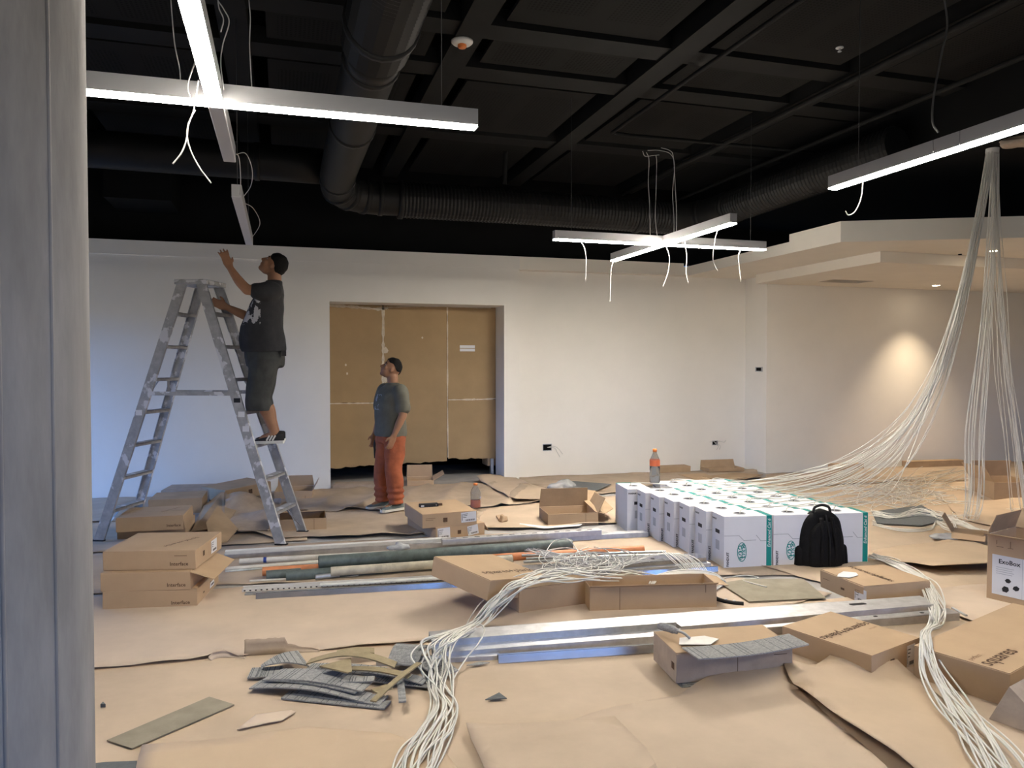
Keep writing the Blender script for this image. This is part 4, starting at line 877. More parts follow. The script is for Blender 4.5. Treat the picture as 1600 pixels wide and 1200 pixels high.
OFF = [
 ('longest straight grey offcut at the front of the pile', (446, 1087), (606, 1103), .085, 'carpet', .012, .0),
 ('grey offcut second from the front of the pile', (466, 1079), (600, 1096), .10, 'carpet', .020, .0),
 ('long bowed grey offcut sticking out at the left of the pile', (398, 1071), (575, 1092), .10, 'carpet', .024, .03),
 ('wide grey offcut across the middle of the pile', (428, 1055), (575, 1073), .14, 'carpet', .055, .02),
 ('ribbed grey offcut with strong dark lines in the middle of the pile', (416, 1060), (560, 1080), .07, 'carpet', .05, .015),
 ('short ribbed grey end poking out at the far left of the pile', (390, 1053), (440, 1050), .13, 'carpet', .02, .0),
 ('triangular grey offcut on the upper left of the pile', (408, 1042), (474, 1030), .02, 'carpet', .045, .02, 0, 12),
 ('grey offcut under the olive strips', (480, 1045), (600, 1052), .12, 'carpet', .03, .01),
 ('narrow grey offcut on the right side of the pile', (560, 1048), (665, 1066), .07, 'carpet', .035, .01),
 ('grey offcut at the right end of the pile under the cables', (590, 1060), (690, 1071), .10, 'carpet', .022, .0),
 ('curled ribbed grey offcut standing over the track', (628, 1040), (652, 1012), .17, 'carpet', .05, .05),
 ('grey offcut under the cable bundle right of the pile', (655, 1035), (700, 1055), .14, 'carpet', .03, .02),
 ('short grey offcut in the heart of the pile', (500, 1065), (585, 1062), .06, 'carpet', .07, .0),
 ('thin grey strip pointing at the camera from the pile', (624, 1050), (629, 1098), .035, 'carpet', .06, .005),
]
for a in OFF: offcut(*a)
OLV = [
 ('long bowed olive strip arching over the pile', (482, 1035), (618, 1040), .07, .085, .05),
 ('olive offcut lying behind the arching strip', (526, 1022), (585, 1018), .08, .05, .01),
 ('olive strip crossing the pile diagonally', (583, 1097), (655, 1037), .03, .09, .01),
 ('small olive slab at the front right of the pile', (585, 1082), (608, 1074), .06, .055, .0),
 ('narrow olive strip under the diagonal strip', (540, 1046), (640, 1058), .05, .07, .015),
]
for lb, a, b, w, z, bd_ in OLV: offcut(lb, a, b, w, 'carpet_back', z, bd_, ribs=False)
offcut('olive triangular offcut on top of the pile', (524, 1036), (547, 1052), .17, 'carpet_back', .115, .0, taper=.12, ribs=False)
offcut('ribbed grey carpet offcut hanging over the worn carton', (1078, 1022), (1248, 1000), .16, 'carpet', .19, -.014, group='carpet offcut on the carton')

# ================================================================== TROWEL AND TOOL
tb = G(1085, 1000, .185); tw = empty('trowel', tb, math.radians(-12), 'plaster spattered trowel with a thick grey grip on the worn carton', 'trowel')
MB().prism([(-.10, -.06), (.06, -.075), (.13, .0), (.07, .05), (-.07, .03)], 0, .003).build('blade', 'white_pvc', tw)
MB().tube(crom([(-.02, .01, .006), (-.05, .03, .028), (-.09, .06, .035)], 5), .007, 6).build('tang', 'galv_dull', tw)
MB().tube(crom([(-.075, .05, .03), (-.10, .08, .034), (-.13, .12, .032), (-.15, .145, .03)], 5), [.016]*3+[.021]*10+[.019]*2+[.015], 10).build('grip', 'carpet', tw)
tl = empty('black_hand_tool', G(671, 792, .243), math.radians(4), 'black hand tool with a pale end lying on the labelled carton', 'tool')
bevel(MB().box(-.10, -.03, .001, .085, .03, .035).build('housing', 'ink_black', tl), .006)
MB().box(.085, -.015, .008, .125, .015, .028).build('nozzle', 'ink', tl); MB().box(-.09, -.0315, .010, -.06, -.0302, .026).build('pale_end', 'grey_label', tl)
MB().lathe([(.006, 0), (.006, .002)], 10, basis((.06, -.0302, .02), (1,0,0), (0,0,1))).build('pivot', 'galv_dull', tl)

# ================================================================== CABLES
rc = random.Random(21)
def cable(pts, label, group, r=.0033, m='cable', n=6, k=5):
    return MB().tube(crom(pts, n), r, k).build('data_cable', m, None, label=label, cat='cable', group=group)
def jit(v, a): return Vector((rc.uniform(-a, a), rc.uniform(-a, a), rc.uniform(-a, a)*.6)) + v
TOP = Vector((6.63, 5.86, 3.74))
# strand sweeping to the boxes: one cable to each box
LB1 = 'thin white data cable of the strand sweeping from the ceiling to the white boxes'
ends = [hole_of(e) for e in boxes] + [hole_of(boxes[rc.randrange(7, 21)]) for _ in range(9)]
for i, en in enumerate(ends):
    tp = TOP + Vector((rc.uniform(-.045, .035), rc.uniform(-.03, .03), 0)); nn = rc.uniform(3.5, 4.1); cen = Vector((4.65, 6.15, .43))
    pts = [tp]; off = Vector((rc.uniform(-.05, .05), rc.uniform(-.05, .05), 0))
    for s in (.03, .07, .12, .18, .26, .36, .48, .62, .76, .88):
        q_ = max(0, min(1, (s-.12)/.6)); q_ = q_*q_*(3-2*q_); p = tp.lerp(cen.lerp(en, q_), s); p.z = en.z + .012 + (tp.z-en.z)*(1-s)**nn; p += off*math.sin(PI*min(1, s*1.2))*1.1 + Vector((0, 0, rc.uniform(-.01, .015))) ; p.z = max(p.z, .43 if p.x < 4.75 else .03); pts.append(p)
    pts += [en+Vector((rc.uniform(-.01, .05), rc.uniform(-.03, .03), .035)), en+Vector((0, 0, -.02))]
    cable(pts, LB1, 'cable strand sweeping to the boxes', .0036)
# middle strand dropping straight down and the right strand
LB2 = 'thin white data cable of the middle strand dropping to the floor'
for i in range(20):
    tp = TOP + Vector((rc.uniform(-.005, .045), rc.uniform(-.03, .03), 0)); x = rc.uniform(-13, 13)
    b = G(1518+x, 806+rc.uniform(-6, 6), .03); 
    P = [tp]
    for s, uu in ((.25, 1546), (.5, 1540), (.75, 1531)):
        p = tp.lerp(b, s); p += Vector((.03*math.sin(s*PI), 0, 0)) + _r*((uu-1540)*.0022) + _r*(x*.0035*s) + Vector((rc.uniform(-.012, .012), rc.uniform(-.012, .012), 0)); P.append(p)
    P += [b, b + Vector((rc.uniform(-.5, .1), rc.uniform(-.15, .45), -.005)), b + Vector((rc.uniform(-1.0, -.2), rc.uniform(-.2, .7), -.01))]
    cable(P, LB2, 'middle hanging cable strand', .0034)
LB3 = 'thin white data cable of the right strand dropping to the floor'
for i in range(18):
    tp = TOP + Vector((rc.uniform(.01, .055), rc.uniform(-.03, .03), 0)); x = rc.uniform(-16, 20)
    b = G(1592+x, 796+rc.uniform(-10, 14), .03); P = [tp]
    for s in (.2, .4, .6, .8):
        p = tp.lerp(b, s); bow = -.07*math.sin(s*PI) if s < .7 else -.03; p += _r*(bow + .02*math.sin(s*6+i)) + Vector((0, rc.uniform(-.01, .01), 0)); P.append(p)
    P += [b, b+Vector((rc.uniform(-.05, .25), rc.uniform(-.1, .15), -.005)), b+Vector((rc.uniform(.1, .5), rc.uniform(-.25, .25), -.012))]
    cable(P, LB3, 'right hanging cable strand', .0034)
# tangle lying on the floor behind the boxes
LB4 = 'thin grey-white data cable of the tangle lying on the floor behind the boxes'
for i in range(80):
    u0 = rc.uniform(1290, 1420); u1 = rc.uniform(1400, 1550); v0 = rc.uniform(752, 796); v1 = rc.uniform(728, 790); P = []
    for k in range(6):
        t = k/5; u_p = u0+(u1-u0)*t + rc.uniform(-14, 14); v_p = v0+(v1-v0)*t + rc.uniform(-7, 7); P.append(G(max(u_p, 1362 if v_p > 792 else 1280), v_p, rc.uniform(.012, .05)))
    cable(P, LB4, 'floor cable tangle', .0034, 'cable_grey' if i % 2 else 'cable')
# thick bunch from the boxes to the crushed carton
LB5 = 'white data cable of the bunch running along the floor from the right box column'
for i in range(14):
    j = lambda a: rc.uniform(-a, a)
    P = [G(1366+j(3), 802+j(4), .05), G(1400+j(6), 806+j(4), .04), G(1440+j(8), 800+j(6), .04), G(1470+j(6), 806+j(5), .03), G(1500+j(6), 816+j(4), .03), G(1540+j(8), 832+j(4), .03), G(1580+j(8), 836+j(5), .03)]
    cable(P, LB5, 'floor cable bunch right of the boxes', .004)
LB6 = 'white data cable of the loop lying flat beside the right box column'
for i in range(5):
    P = [G(1364, 812+i*2, .02), G(1385, 822+i, .02), G(1420, 826+i*1.2, .02), G(1455, 824+i, .02), G(1462, 812+i, .03), G(1475, 818+i*2, .03), G(1492, 822+i*2, .03), G(1488, 812, .04)]
    cable([jit(p, .008) for p in P], LB6, 'flat cable loop right of the boxes', .004)
LB7 = 'thin white data cable lying in the floor coil at the right edge'
for i in range(9):
    P = []; c = G(1595, 822, .03); r0 = rc.uniform(.12, .24)
    for k in range(9): a = k*PI/3.4+i; P.append(c+Vector((r0*math.cos(a)+rc.uniform(-.02, .02), r0*.7*math.sin(a), .004*i)))
    cable(P, LB7, 'cable coil at the right edge', .0036)
# draped bundle over the low carton to the foreground
LB8 = 'white data cable of the bundle draped over the low carton into the foreground'
base = [((975, 900), .06), ((935, 897), .12), ((895, 898), .215), ((845, 900), .245), ((805, 915), .235), ((775, 940), .16), ((745, 972), .06), ((715, 990), .105), ((690, 1003), .125), ((678, 1020), .10), ((678, 1045), .06), ((683, 1075), .02), ((695, 1105), .02), ((682, 1140), .02), ((658, 1175), .02), ((640, 1215), .02), ((630, 1260), .02)]
for i in range(18):
    P = []; sp = rc.uniform(-1, 1); ph = rc.uniform(0, 6); outl = (i % 8 == 0)
    for k, ((u_, v_), z_) in enumerate(base):
        wid = [42, 34, 26, 20, 16, 14, 13, 16, 22, 21, 22, 20, 17, 20, 24, 26, 28][k]*(1.7 if outl and 8 < k < 13 else 1)
        P.append(G(u_ + sp*wid*.8 + math.sin(ph+k*(.7+.5*abs(sp)))*wid*.6, v_ + rc.uniform(-4, 4) + (math.sin(ph*2+k)*9 if k < 4 else 0), z_ + rc.uniform(0, .02)))
    cable(P, LB8, 'foreground cable bundle', .0046)
LBO = 'stray white data cable straying from the foreground bundle'
for nm, P in (('arching furthest left over the carton edge', [(905, 893, .22), (850, 893, .25), (800, 903, .24), (755, 938, .12), (735, 965, .04), (722, 988, .10), (700, 1000, .13)]),
  ('looping out furthest right over the stud', [(735, 985, .10), (750, 976, .12), (757, 985, .13), (748, 1005, .11), (728, 1030, .05), (708, 1062, .02), (705, 1085, .02)]),
  ('bowing out left across the offcuts', [(685, 1003, .13), (666, 1020, .10), (658, 1045, .06), (668, 1070, .03), (673, 1100, .02), (660, 1138, .02), (630, 1165, .02), (616, 1190, .02), (610, 1225, .02)]),
  ('bowing out right in the foreground', [(690, 1085, .02), (706, 1110, .02), (708, 1140, .02), (695, 1175, .02), (680, 1205, .02), (676, 1240, .02)])):
    cable([G(*p) for p in P], 'stray white cable of the foreground bundle ' + nm, 'foreground cable bundle', .0046)
# right bundle: from behind the backpack over the stud ends to the lower right corner
LB9 = 'white data cable of the bundle crossing the stud ends to the lower right corner'
base = [((1362, 868), .04), ((1395, 878), .04), ((1425, 893), .05), ((1450, 915), .06), ((1462, 940), .09), ((1466, 958), .13), ((1460, 978), .09), ((1446, 988), .17), ((1446, 1010), .17), ((1456, 1048), .11), ((1482, 1090), .06), ((1514, 1130), .05), ((1546, 1170), .05), ((1578, 1215), .05), ((1600, 1260), .05)]
for i in range(18):
    P = []; sp = rc.uniform(-1, 1); ph = rc.uniform(0, 6)
    for k, ((u_, v_), z_) in enumerate(base):
        wid = [6, 8, 10, 11, 11, 12, 11, 9, 13, 17, 20, 26, 32, 34, 34][k]
        P.append(G(u_ + sp*wid*.8 + math.sin(ph+k*(.6+.5*abs(sp)))*wid*.55, v_ - sp*wid*.25 + rc.uniform(-3, 3), z_ + rc.uniform(0, .015)))
    cable(P, LB9, 'lower right cable bundle', .0046)
# coils over the middle of the pipe bundle
LB10 = 'thin grey-white data cable looping over the right half of the pipe bundle'
for i in range(22):
    P = []; cu_, cv_ = rc.uniform(880, 950), rc.uniform(868, 888); ru, rv = rc.uniform(25, 50), rc.uniform(8, 17); a0 = rc.uniform(0, 6)
    for k in range(8): a = a0+k*.85; P.append(G(cu_+ru*math.cos(a), cv_+rv*math.sin(a), rc.uniform(.10, .15)))
    cable(P, LB10, 'cable loops over the pipe bundle', .0033, 'cable_grey' if i % 3 else 'cable')
LB11 = 'thin grey data cable strewn from the orange pipe to the tipped carton'
for i in range(16):
    P = [G(825+rc.uniform(-8, 30), 858+rc.uniform(-2, 8), .12), G(860+rc.uniform(-10, 25), 868+rc.uniform(-5, 5), .12), G(890+rc.uniform(-10, 30), 876+rc.uniform(-8, 8), .12), G(940+rc.uniform(-15, 20), 880+rc.uniform(-10, 10), .12), G(1010+rc.uniform(-20, 30), 866+rc.uniform(-4, 10), .10)]
    cable(P, LB11, 'strewn cables over the pipe bundle', .0033, 'cable_grey')
LB12 = 'white data cable of the arc coming out of the wide open carton'
for i in range(14):
    o = i*2.0
    P = [G(1035+o*1.6, 862+o*.2, .10), G(1052+o*1.6, 876+rc.uniform(-2, 2), .10), G(1068+o*1.4, 892, .07), G(1082+o, 905, .05), G(1100+o*.5, 914+rc.uniform(-2, 2), .05), G(1112+rc.uniform(-4, 6), 922, .04)]
    cable(P, LB12, 'cable arc right of the wide open carton', .0034)
LB13 = 'white data cable of the thick coil rising behind the wide open carton'
for i in range(14):
    o = rc.uniform(-5, 5)
    P = [G(1018+o, 912, .12), G(1026+o, 902+o*.4, .12), G(1050, 895+o*.7, .13), G(1085, 893+o*.7, .13), G(1115, 898+o*.7, .10), G(1132+o*.5, 908+o*.3, .04), G(1122+o*.5, 918, .03), G(1112+o*.4, 926, .03), G(1118+o*.3, 936, .02)]
    cable(P, LB13, 'thick coil behind the wide open carton', .004)
cable([G(853, 862, .1), G(865, 846, .16), G(885, 842, .2), G(897, 852, .16), G(908, 870, .12)], 'single white cable arching up over the thick grey pipe', None, .004)
cable([G(1132, 903, .03), G(1165, 899, .02), G(1185, 903, .02), G(1160, 906, .02), G(1175, 911, .03), G(1198, 917, .03)], 'single white cable lying on the flat brown carpet tile', None, .0045)
# black tie and insulation at the ceiling where the strands come out
MB().tube([TOP+Vector((0, 0, -.06)), TOP+Vector((.01, 0, .02))], 0.06, 12).build('cable_grommet', 'cable_grey', None, label='grey bundled mouth where the cable strands leave the black ceiling', cat='cable bundle')
crumple('torn pale insulation at the black ceiling beside the cable mouth', G(1592, 228, 3.60), .16, .05, 'kraft_old', 15, 'torn_insulation', 'insulation')
# ================================================================== STEP LADDER
LC = Vector((-.714, 7.69, 0)); LA = math.atan2(-.37, .929)
ld_ = empty('step_ladder', LC, LA, 'tall aluminium double-sided step ladder spattered with white paint', 'ladder')
am = M['alu']; nta = am.node_tree; b_ = nta.nodes['Principled BSDF']; old = b_.inputs['Base Color'].links[0].from_socket
tcx = N(am, 'ShaderNodeTexCoord'); nz = N(am, 'ShaderNodeTexNoise'); nz.inputs['Scale'].default_value = 9; nz.inputs['Detail'].default_value = 6; L(am, tcx.outputs['Object'], nz.inputs['Vector'])
rp = N(am, 'ShaderNodeValToRGB'); rp.color_ramp.elements[0].position = .56; rp.color_ramp.elements[1].position = .60; L(am, nz.outputs['Fac'], rp.inputs[0])
mx = N(am, 'ShaderNodeMix', data_type='RGBA'); L(am, rp.outputs[0], mx.inputs['Factor']); L(am, old, mx.inputs[6]); mx.inputs[7].default_value = (.72, .72, .74, 1); L(am, mx.outputs[2], b_.inputs['Base Color'])
HT = 2.36; HS, HW0, HW1 = .86, .265, .165
def rpos(sx, sy, z): t = z/HT; return Vector((sx*(HS+(.09-HS)*t), sy*(HW0+(HW1-HW0)*t), z))
for sx in (-1, 1):
    for sy in (-1, 1):
        a, b = rpos(sx, sy, 0), rpos(sx, sy, HT); d = (b-a).normalized()
        prof = [(-.012, -.045), (.012, -.045), (.012, -.039), (-.006, -.039), (-.006, .039), (.012, .039), (.012, .045), (-.012, .045)]
        prof = [(q[0]*(-sy), q[1]) for q in prof]
        x = Vector((0, 1, 0)); u_ = d.cross(x).normalized()
        n = len(prof); p = [a + x*q[0] + u_*q[1] for q in prof] + [b + x*q[0] + u_*q[1] for q in prof]
        MB().add(p, [(i, (i+1) % n, n+(i+1) % n, n+i) for i in range(n)] + [tuple(range(n-1, -1, -1)), tuple(range(n, 2*n))]).build('side_rail', 'alu', ld_)
        f = MB().box(-.055, -.02, 0, .055, .02, .025).build('foot', 'ink_black', ld_); f.location = a + Vector((0, 0, 0)) - Vector((0, 0, 0))
    for i in range(7):
        z = .30*(i+1); a = rpos(sx, -1, z); b = rpos(sx, 1, z)
        MB().box(-.042, a.y+.01, -.014, .042, b.y-.01, .0).box(-.042, a.y+.01, -.03, -.037, b.y-.01, 0).box(.037, a.y+.01, -.03, .042, b.y-.01, 0).build('step', 'alu', ld_).location = (a.x, 0, z)
    for sy in (-1, 1):     # braces under the lowest and third steps
        for z in (.30, 1.5):
            a = rpos(sx, sy, z-.22); MB().beam(a, (rpos(sx, 0, z).x, sy*.08, z-.02), .02, .004).build('step_brace', 'alu', ld_)
for sy in (-1, 1):
    a, b = rpos(-1, sy, 1.36), rpos(1, sy, 1.36); MB().beam(a+Vector((0, sy*.016, 0)), b+Vector((0, sy*.016, 0)), .006, .035).build('spreader_bar', 'alu', ld_)
cp = MB().box(-.155, -HW1-.03, HT-.01, .155, HW1+.03, HT+.035).build('top_cap', 'alu', ld_); bevel(cp, .008)
for sx, z, h in ((1, 1.15, .05), (1, 1.28, .04), (1, 1.02, .05), (-1, 1.16, .05)):
    a = rpos(sx, -1, z); d = (rpos(sx, -1, z+.1)-a).normalized()
    MB().box(-.03, -.014, 0, .03, -.0122, h, basis(a, Vector((0,1,0)).cross(d), d) if False else Matrix.Translation(a)).build('warning_label', 'ink_black' if h < .05 else 'white_label', ld_)

# ================================================================== PEOPLE
def evalmesh(mb, name, m, vox, sm=6, fac=.5):
    o = mb.build(name, m); r = o.modifiers.new('r', 'REMESH'); r.mode = 'VOXEL'; r.voxel_size = vox
    s = o.modifiers.new('s', 'SMOOTH'); s.iterations = sm; s.factor = fac
    dg = bpy.context.evaluated_depsgraph_get(); me = bpy.data.meshes.new_from_object(o.evaluated_get(dg)); bpy.data.objects.remove(o)
    for p in me.polygons: p.use_smooth = True
    return me
def limb(mb, pts, rad, n=6, k=14):
    P = crom(pts, n); R = []
    for i in range(len(P)):
        t = i/(len(P)-1)*(len(rad)-1); j = min(int(t), len(rad)-2); R.append(rad[j]+(rad[j+1]-rad[j])*(t-j))
    d0 = (P[0]-P[1]).normalized(); d1 = (P[-1]-P[-2]).normalized()
    mb.tube([P[0]+d0*R[0]*.8]+[P[0]+d0*R[0]*.5]+P+[P[-1]+d1*R[-1]*.5]+[P[-1]+d1*R[-1]*.8], [R[0]*.45, R[0]*.85]+R+[R[-1]*.85, R[-1]*.45], k)
def stack(mb, rings, k=26):
    """horizontal elliptical rings: (centre x, centre y, z, rx, ry, yaw)"""
    vs_ = []
    for cx, cy, z, rx, ry, yw in rings:
        for j in range(k):
            a = 2*PI*j/k; x = rx*math.cos(a); y = ry*math.sin(a); vs_.append(Vector((cx+x*math.cos(yw)-y*math.sin(yw), cy+x*math.sin(yw)+y*math.cos(yw), z)))
    n = len(rings)
    mb.add(vs_, [(i*k+j, i*k+(j+1) % k, (i+1)*k+(j+1) % k, (i+1)*k+j) for i in range(n-1) for j in range(k)] + [tuple(range(k-1, -1, -1)), tuple(range((n-1)*k, n*k))], True)
def hand(mb, wrist, palm_end, side, curl=.3, thumb=None, spread=.12, sc_=1.0):
    """wrist->palm_end; side = direction from little finger to index; five fingers"""
    w = Vector(wrist); p = Vector(palm_end); d = (p-w).normalized(); s = (Vector(side) - d*Vector(side).dot(d)).normalized(); nn = d.cross(s)
    for t in (-.028, -.01, .01, .028): limb(mb, [w+s*t*.6*sc_, w.lerp(p, .5)+s*t*sc_, p+s*t*sc_], [.017*sc_, .017*sc_, .013*sc_], 3, 10)
    for i, (t, ln) in enumerate(((-.030, .062), (-.010, .078), (.010, .084), (.030, .074))):
        a = p+s*t*sc_; dr = (d + s*spread*(i-1.5)*.5).normalized(); l = ln*sc_
        k1 = a+dr*l*.45; dr2 = (dr*math.cos(curl)+nn*math.sin(curl)); k2 = k1+dr2*l*.32; dr3 = (dr*math.cos(curl*2)+nn*math.sin(curl*2))
        limb(mb, [a, k1, k2, k2+dr3*l*.25], [.0105*sc_, .0098*sc_, .009*sc_, .0078*sc_], 3, 8)
    a = w.lerp(p, .35)+s*.03*sc_; dr = (d*.65+s*.7+nn*.25).normalized()
    limb(mb, [a-s*.01*sc_, a+dr*.035*sc_, a+dr*.05*sc_+d*.022*sc_], [.014*sc_, .0115*sc_, .009*sc_], 3, 8)
def head(mb, c, R_):
    """skull, jaw, nose, brow, lips, chin and ears; x is where the face points"""
    T = lambda p: Vector(c) + R_ @ Vector(p)
    mb.ellipsoid(T((-.012, 0, .022)), (.098, .076, .100), 22, 16, R_)
    mb.ellipsoid(T((.022, 0, -.040)), (.066, .058, .072), 18, 12, R_)
    mb.ellipsoid(T((.052, 0, -.090)), (.030, .030, .024), 12, 8, R_)
    mb.ellipsoid(T((.066, 0, .030)), (.022, .050, .016), 12, 8, R_)
    limb(mb, [T((.080, 0, .016)), T((.097, 0, -.010)), T((.104, 0, -.024))], [.009, .012, .015], 3, 8)
    for s in (-1, 1):
        mb.ellipsoid(T((.092, s*.012, -.026)), (.010, .008, .008), 8, 6, R_)
        mb.ellipsoid(T((.062, s*.042, -.018)), (.022, .022, .022), 10, 8, R_)
        mb.ellipsoid(T((-.008, s*.077, -.008)), (.020, .010, .032), 12, 8, R_)
    mb.ellipsoid(T((.080, 0, -.052)), (.014, .025, .008), 10, 6, R_); mb.ellipsoid(T((.077, 0, -.065)), (.014, .022, .008), 10, 6, R_)
def hair(c, R_, parent, name='hair', front=28, drop=62, top=.016):
    mb = MB(); T = lambda p: Vector(c) + R_ @ Vector(p); k, n = 28, 16; vs_ = []
    for i in range(n+1):
        ph = PI/2*1.0 - i/n*PI*.66
        for j in range(k):
            a = 2*PI*j/k; back = .5-.5*math.cos(a)
            p2 = max(ph, math.radians(front) - math.radians(drop)*back**.8 + .10*math.sin(a*5+1))
            th = top*(.25+.75*max(0, math.sin(p2)))
            q = Vector(((.100+th*.6)*math.cos(p2)*math.cos(a)-.013, (.078+th*.4)*math.cos(p2)*math.sin(a), (.102+th)*math.sin(p2)+.022))
            q += q.normalized()*(.004*noise.noise(q*70) + .005*noise.noise(q*28+Vector((3, 1, 0)))); vs_.append(T(q))
    mb.add(vs_, [(i*k+j, (i+1)*k+j, (i+1)*k+(j+1) % k, i*k+(j+1) % k) for i in range(n) for j in range(k)], True)
    o = mb.build(name, 'hair', parent); s = o.modifiers.new('t', 'SOLIDIFY'); s.thickness = .006; s.offset = 0; return o
def eyes(c, R_, parent):
    T = lambda p: Vector(c) + R_ @ Vector(p)
    for s in (-1, 1):
        e = MB().ellipsoid(T((.073, s*.031, .008)), (.011, .014, .007), 12, 8, R_).build('eye', 'eye_white', parent)
        MB().ellipsoid(T((.081, s*.031, .009)), (.005, .006, .006), 10, 6, R_).build('iris', 'hair', e)
        MB().tube([T((.077, s*.014, .030)), T((.080, s*.032, .037)), T((.068, s*.052, .031))], [.004, .0055, .003], 6).build('eyebrow', 'hair', parent)
def shoe(parent, ank, heading, m, z, ln=.27, stripes=False, lift=0):
    """ank: point under the ankle; heading: toe direction angle in the body frame"""
    e = empty('shoe', (ank[0], ank[1], z), heading); e.parent = parent
    mb = MB(); k = 18; rows = [(-.085, .030, .085), (-.075, .040, .095), (-.03, .043, .098), (.02, .045, .085), (.07, .048, .065), (.12, .047, .050), (.16, .038, .040), (.182, .018, .030)]; vs_ = []
    for x, hw, h in rows:
        x *= ln/.27
        for j in range(k):
            a = PI*j/(k-1); vs_.append(Vector((x, hw*math.cos(a), .022+max(0, h-.022)*math.sin(a)**.7)))
    mb.add(vs_, [(i*k+j, i*k+j+1, (i+1)*k+j+1, (i+1)*k+j) for i in range(len(rows)-1) for j in range(k-1)] + [tuple(range(k)), tuple(range((len(rows)-1)*k, len(rows)*k))[::-1]], True).build('upper', m, e)
    poly = [(r[0]*ln/.27*1.03, r[1]*1.04) for r in rows] + [(r[0]*ln/.27*1.03, -r[1]*1.04) for r in rows[::-1]]
    MB().prism(poly[::-1], 0, .026).build('sole', 'rubber_white', e)
    if stripes:
        for i in range(3):
            for s in (-1, 1):
                MB().beam((.015+.026*i, s*.0475, .028), (-.012+.026*i, s*.036, .074), .014, .004, up=(0, s, .4)).build('stripe', 'rubber_white', e)
    else:
        for i in range(4): MB().beam((.03+.022*i, -.022, .082-.009*i), (.03+.022*i, .022, .082-.009*i), .007, .005).build('lace', 'rubber_white', e)
    return e
def printed(name, base, body_fn, colr):
    """cotton with a flat chest print; body_fn builds a 0..1 mask socket from the object coordinates"""
    m = base.copy(); m.name = name; b = m.node_tree.nodes['Principled BSDF']; old = b.inputs['Base Color'].links[0].from_socket
    mixn = N(m, 'ShaderNodeMix', data_type='RGBA'); L(m, old, mixn.inputs[6]); mixn.inputs[7].default_value = (*colr, 1)
    L(m, body_fn(m), mixn.inputs['Factor']); L(m, mixn.outputs[2], b.inputs['Base Color']); return m
def mask_box(m, lo, hi, scale, thr, seed):
    tc = N(m, 'ShaderNodeTexCoord'); sp = N(m, 'ShaderNodeSeparateXYZ'); L(m, tc.outputs['Object'], sp.inputs[0])
    def mt(op, a, b):
        n = N(m, 'ShaderNodeMath', operation=op)
        for i, q in enumerate((a, b)):
            if isinstance(q, (int, float)): n.inputs[i].default_value = q
            else: L(m, q, n.inputs[i])
        return n.outputs[0]
    acc = None
    for ax, l, h in zip((0, 1, 2), lo, hi):
        g = mt('MULTIPLY', mt('GREATER_THAN', sp.outputs[ax], l), mt('LESS_THAN', sp.outputs[ax], h)); acc = g if acc is None else mt('MULTIPLY', acc, g)
    nz = N(m, 'ShaderNodeTexNoise'); nz.inputs['Scale'].default_value = scale; nz.inputs['Detail'].default_value = 3
    mp = N(m, 'ShaderNodeMapping'); mp.inputs['Location'].default_value = (seed, seed, seed); L(m, tc.outputs['Object'], mp.inputs[0]); L(m, mp.outputs[0], nz.inputs['Vector'])
    return mt('MULTIPLY', acc, mt('GREATER_THAN', nz.outputs['Fac'], thr))
def rotm(yaw, pitch, roll=0): return Matrix.Rotation(yaw, 3, 'Z') @ Matrix.Rotation(-pitch, 3, 'Y') @ Matrix.Rotation(roll, 3, 'X')
def cloth_noise(me, amp, sc_, seed, hem=None):
    nv = len(me.vertices); co = [0.0]*nv*3; no = [0.0]*nv*3; me.vertices.foreach_get('co', co); me.vertices.foreach_get('normal', no)
    for i in range(nv):
        x, y, z = co[3*i:3*i+3]; a = amp*noise.noise(Vector((x*sc_, y*sc_, z*sc_*.6+seed)))
        if hem and z < hem[0]: a += hem[1]*math.sin(z*hem[2])
        for k in range(3): co[3*i+k] += no[3*i+k]*a
    me.vertices.foreach_set('co', co); me.update()
def cut(me, zc):
    bm = bmesh.new(); bm.from_mesh(me); bmesh.ops.bisect_plane(bm, geom=bm.verts[:]+bm.edges[:]+bm.faces[:], plane_co=(0, 0, zc), plane_no=(0, 0, 1), clear_inner=True); bm.to_mesh(me); bm.free(); return me

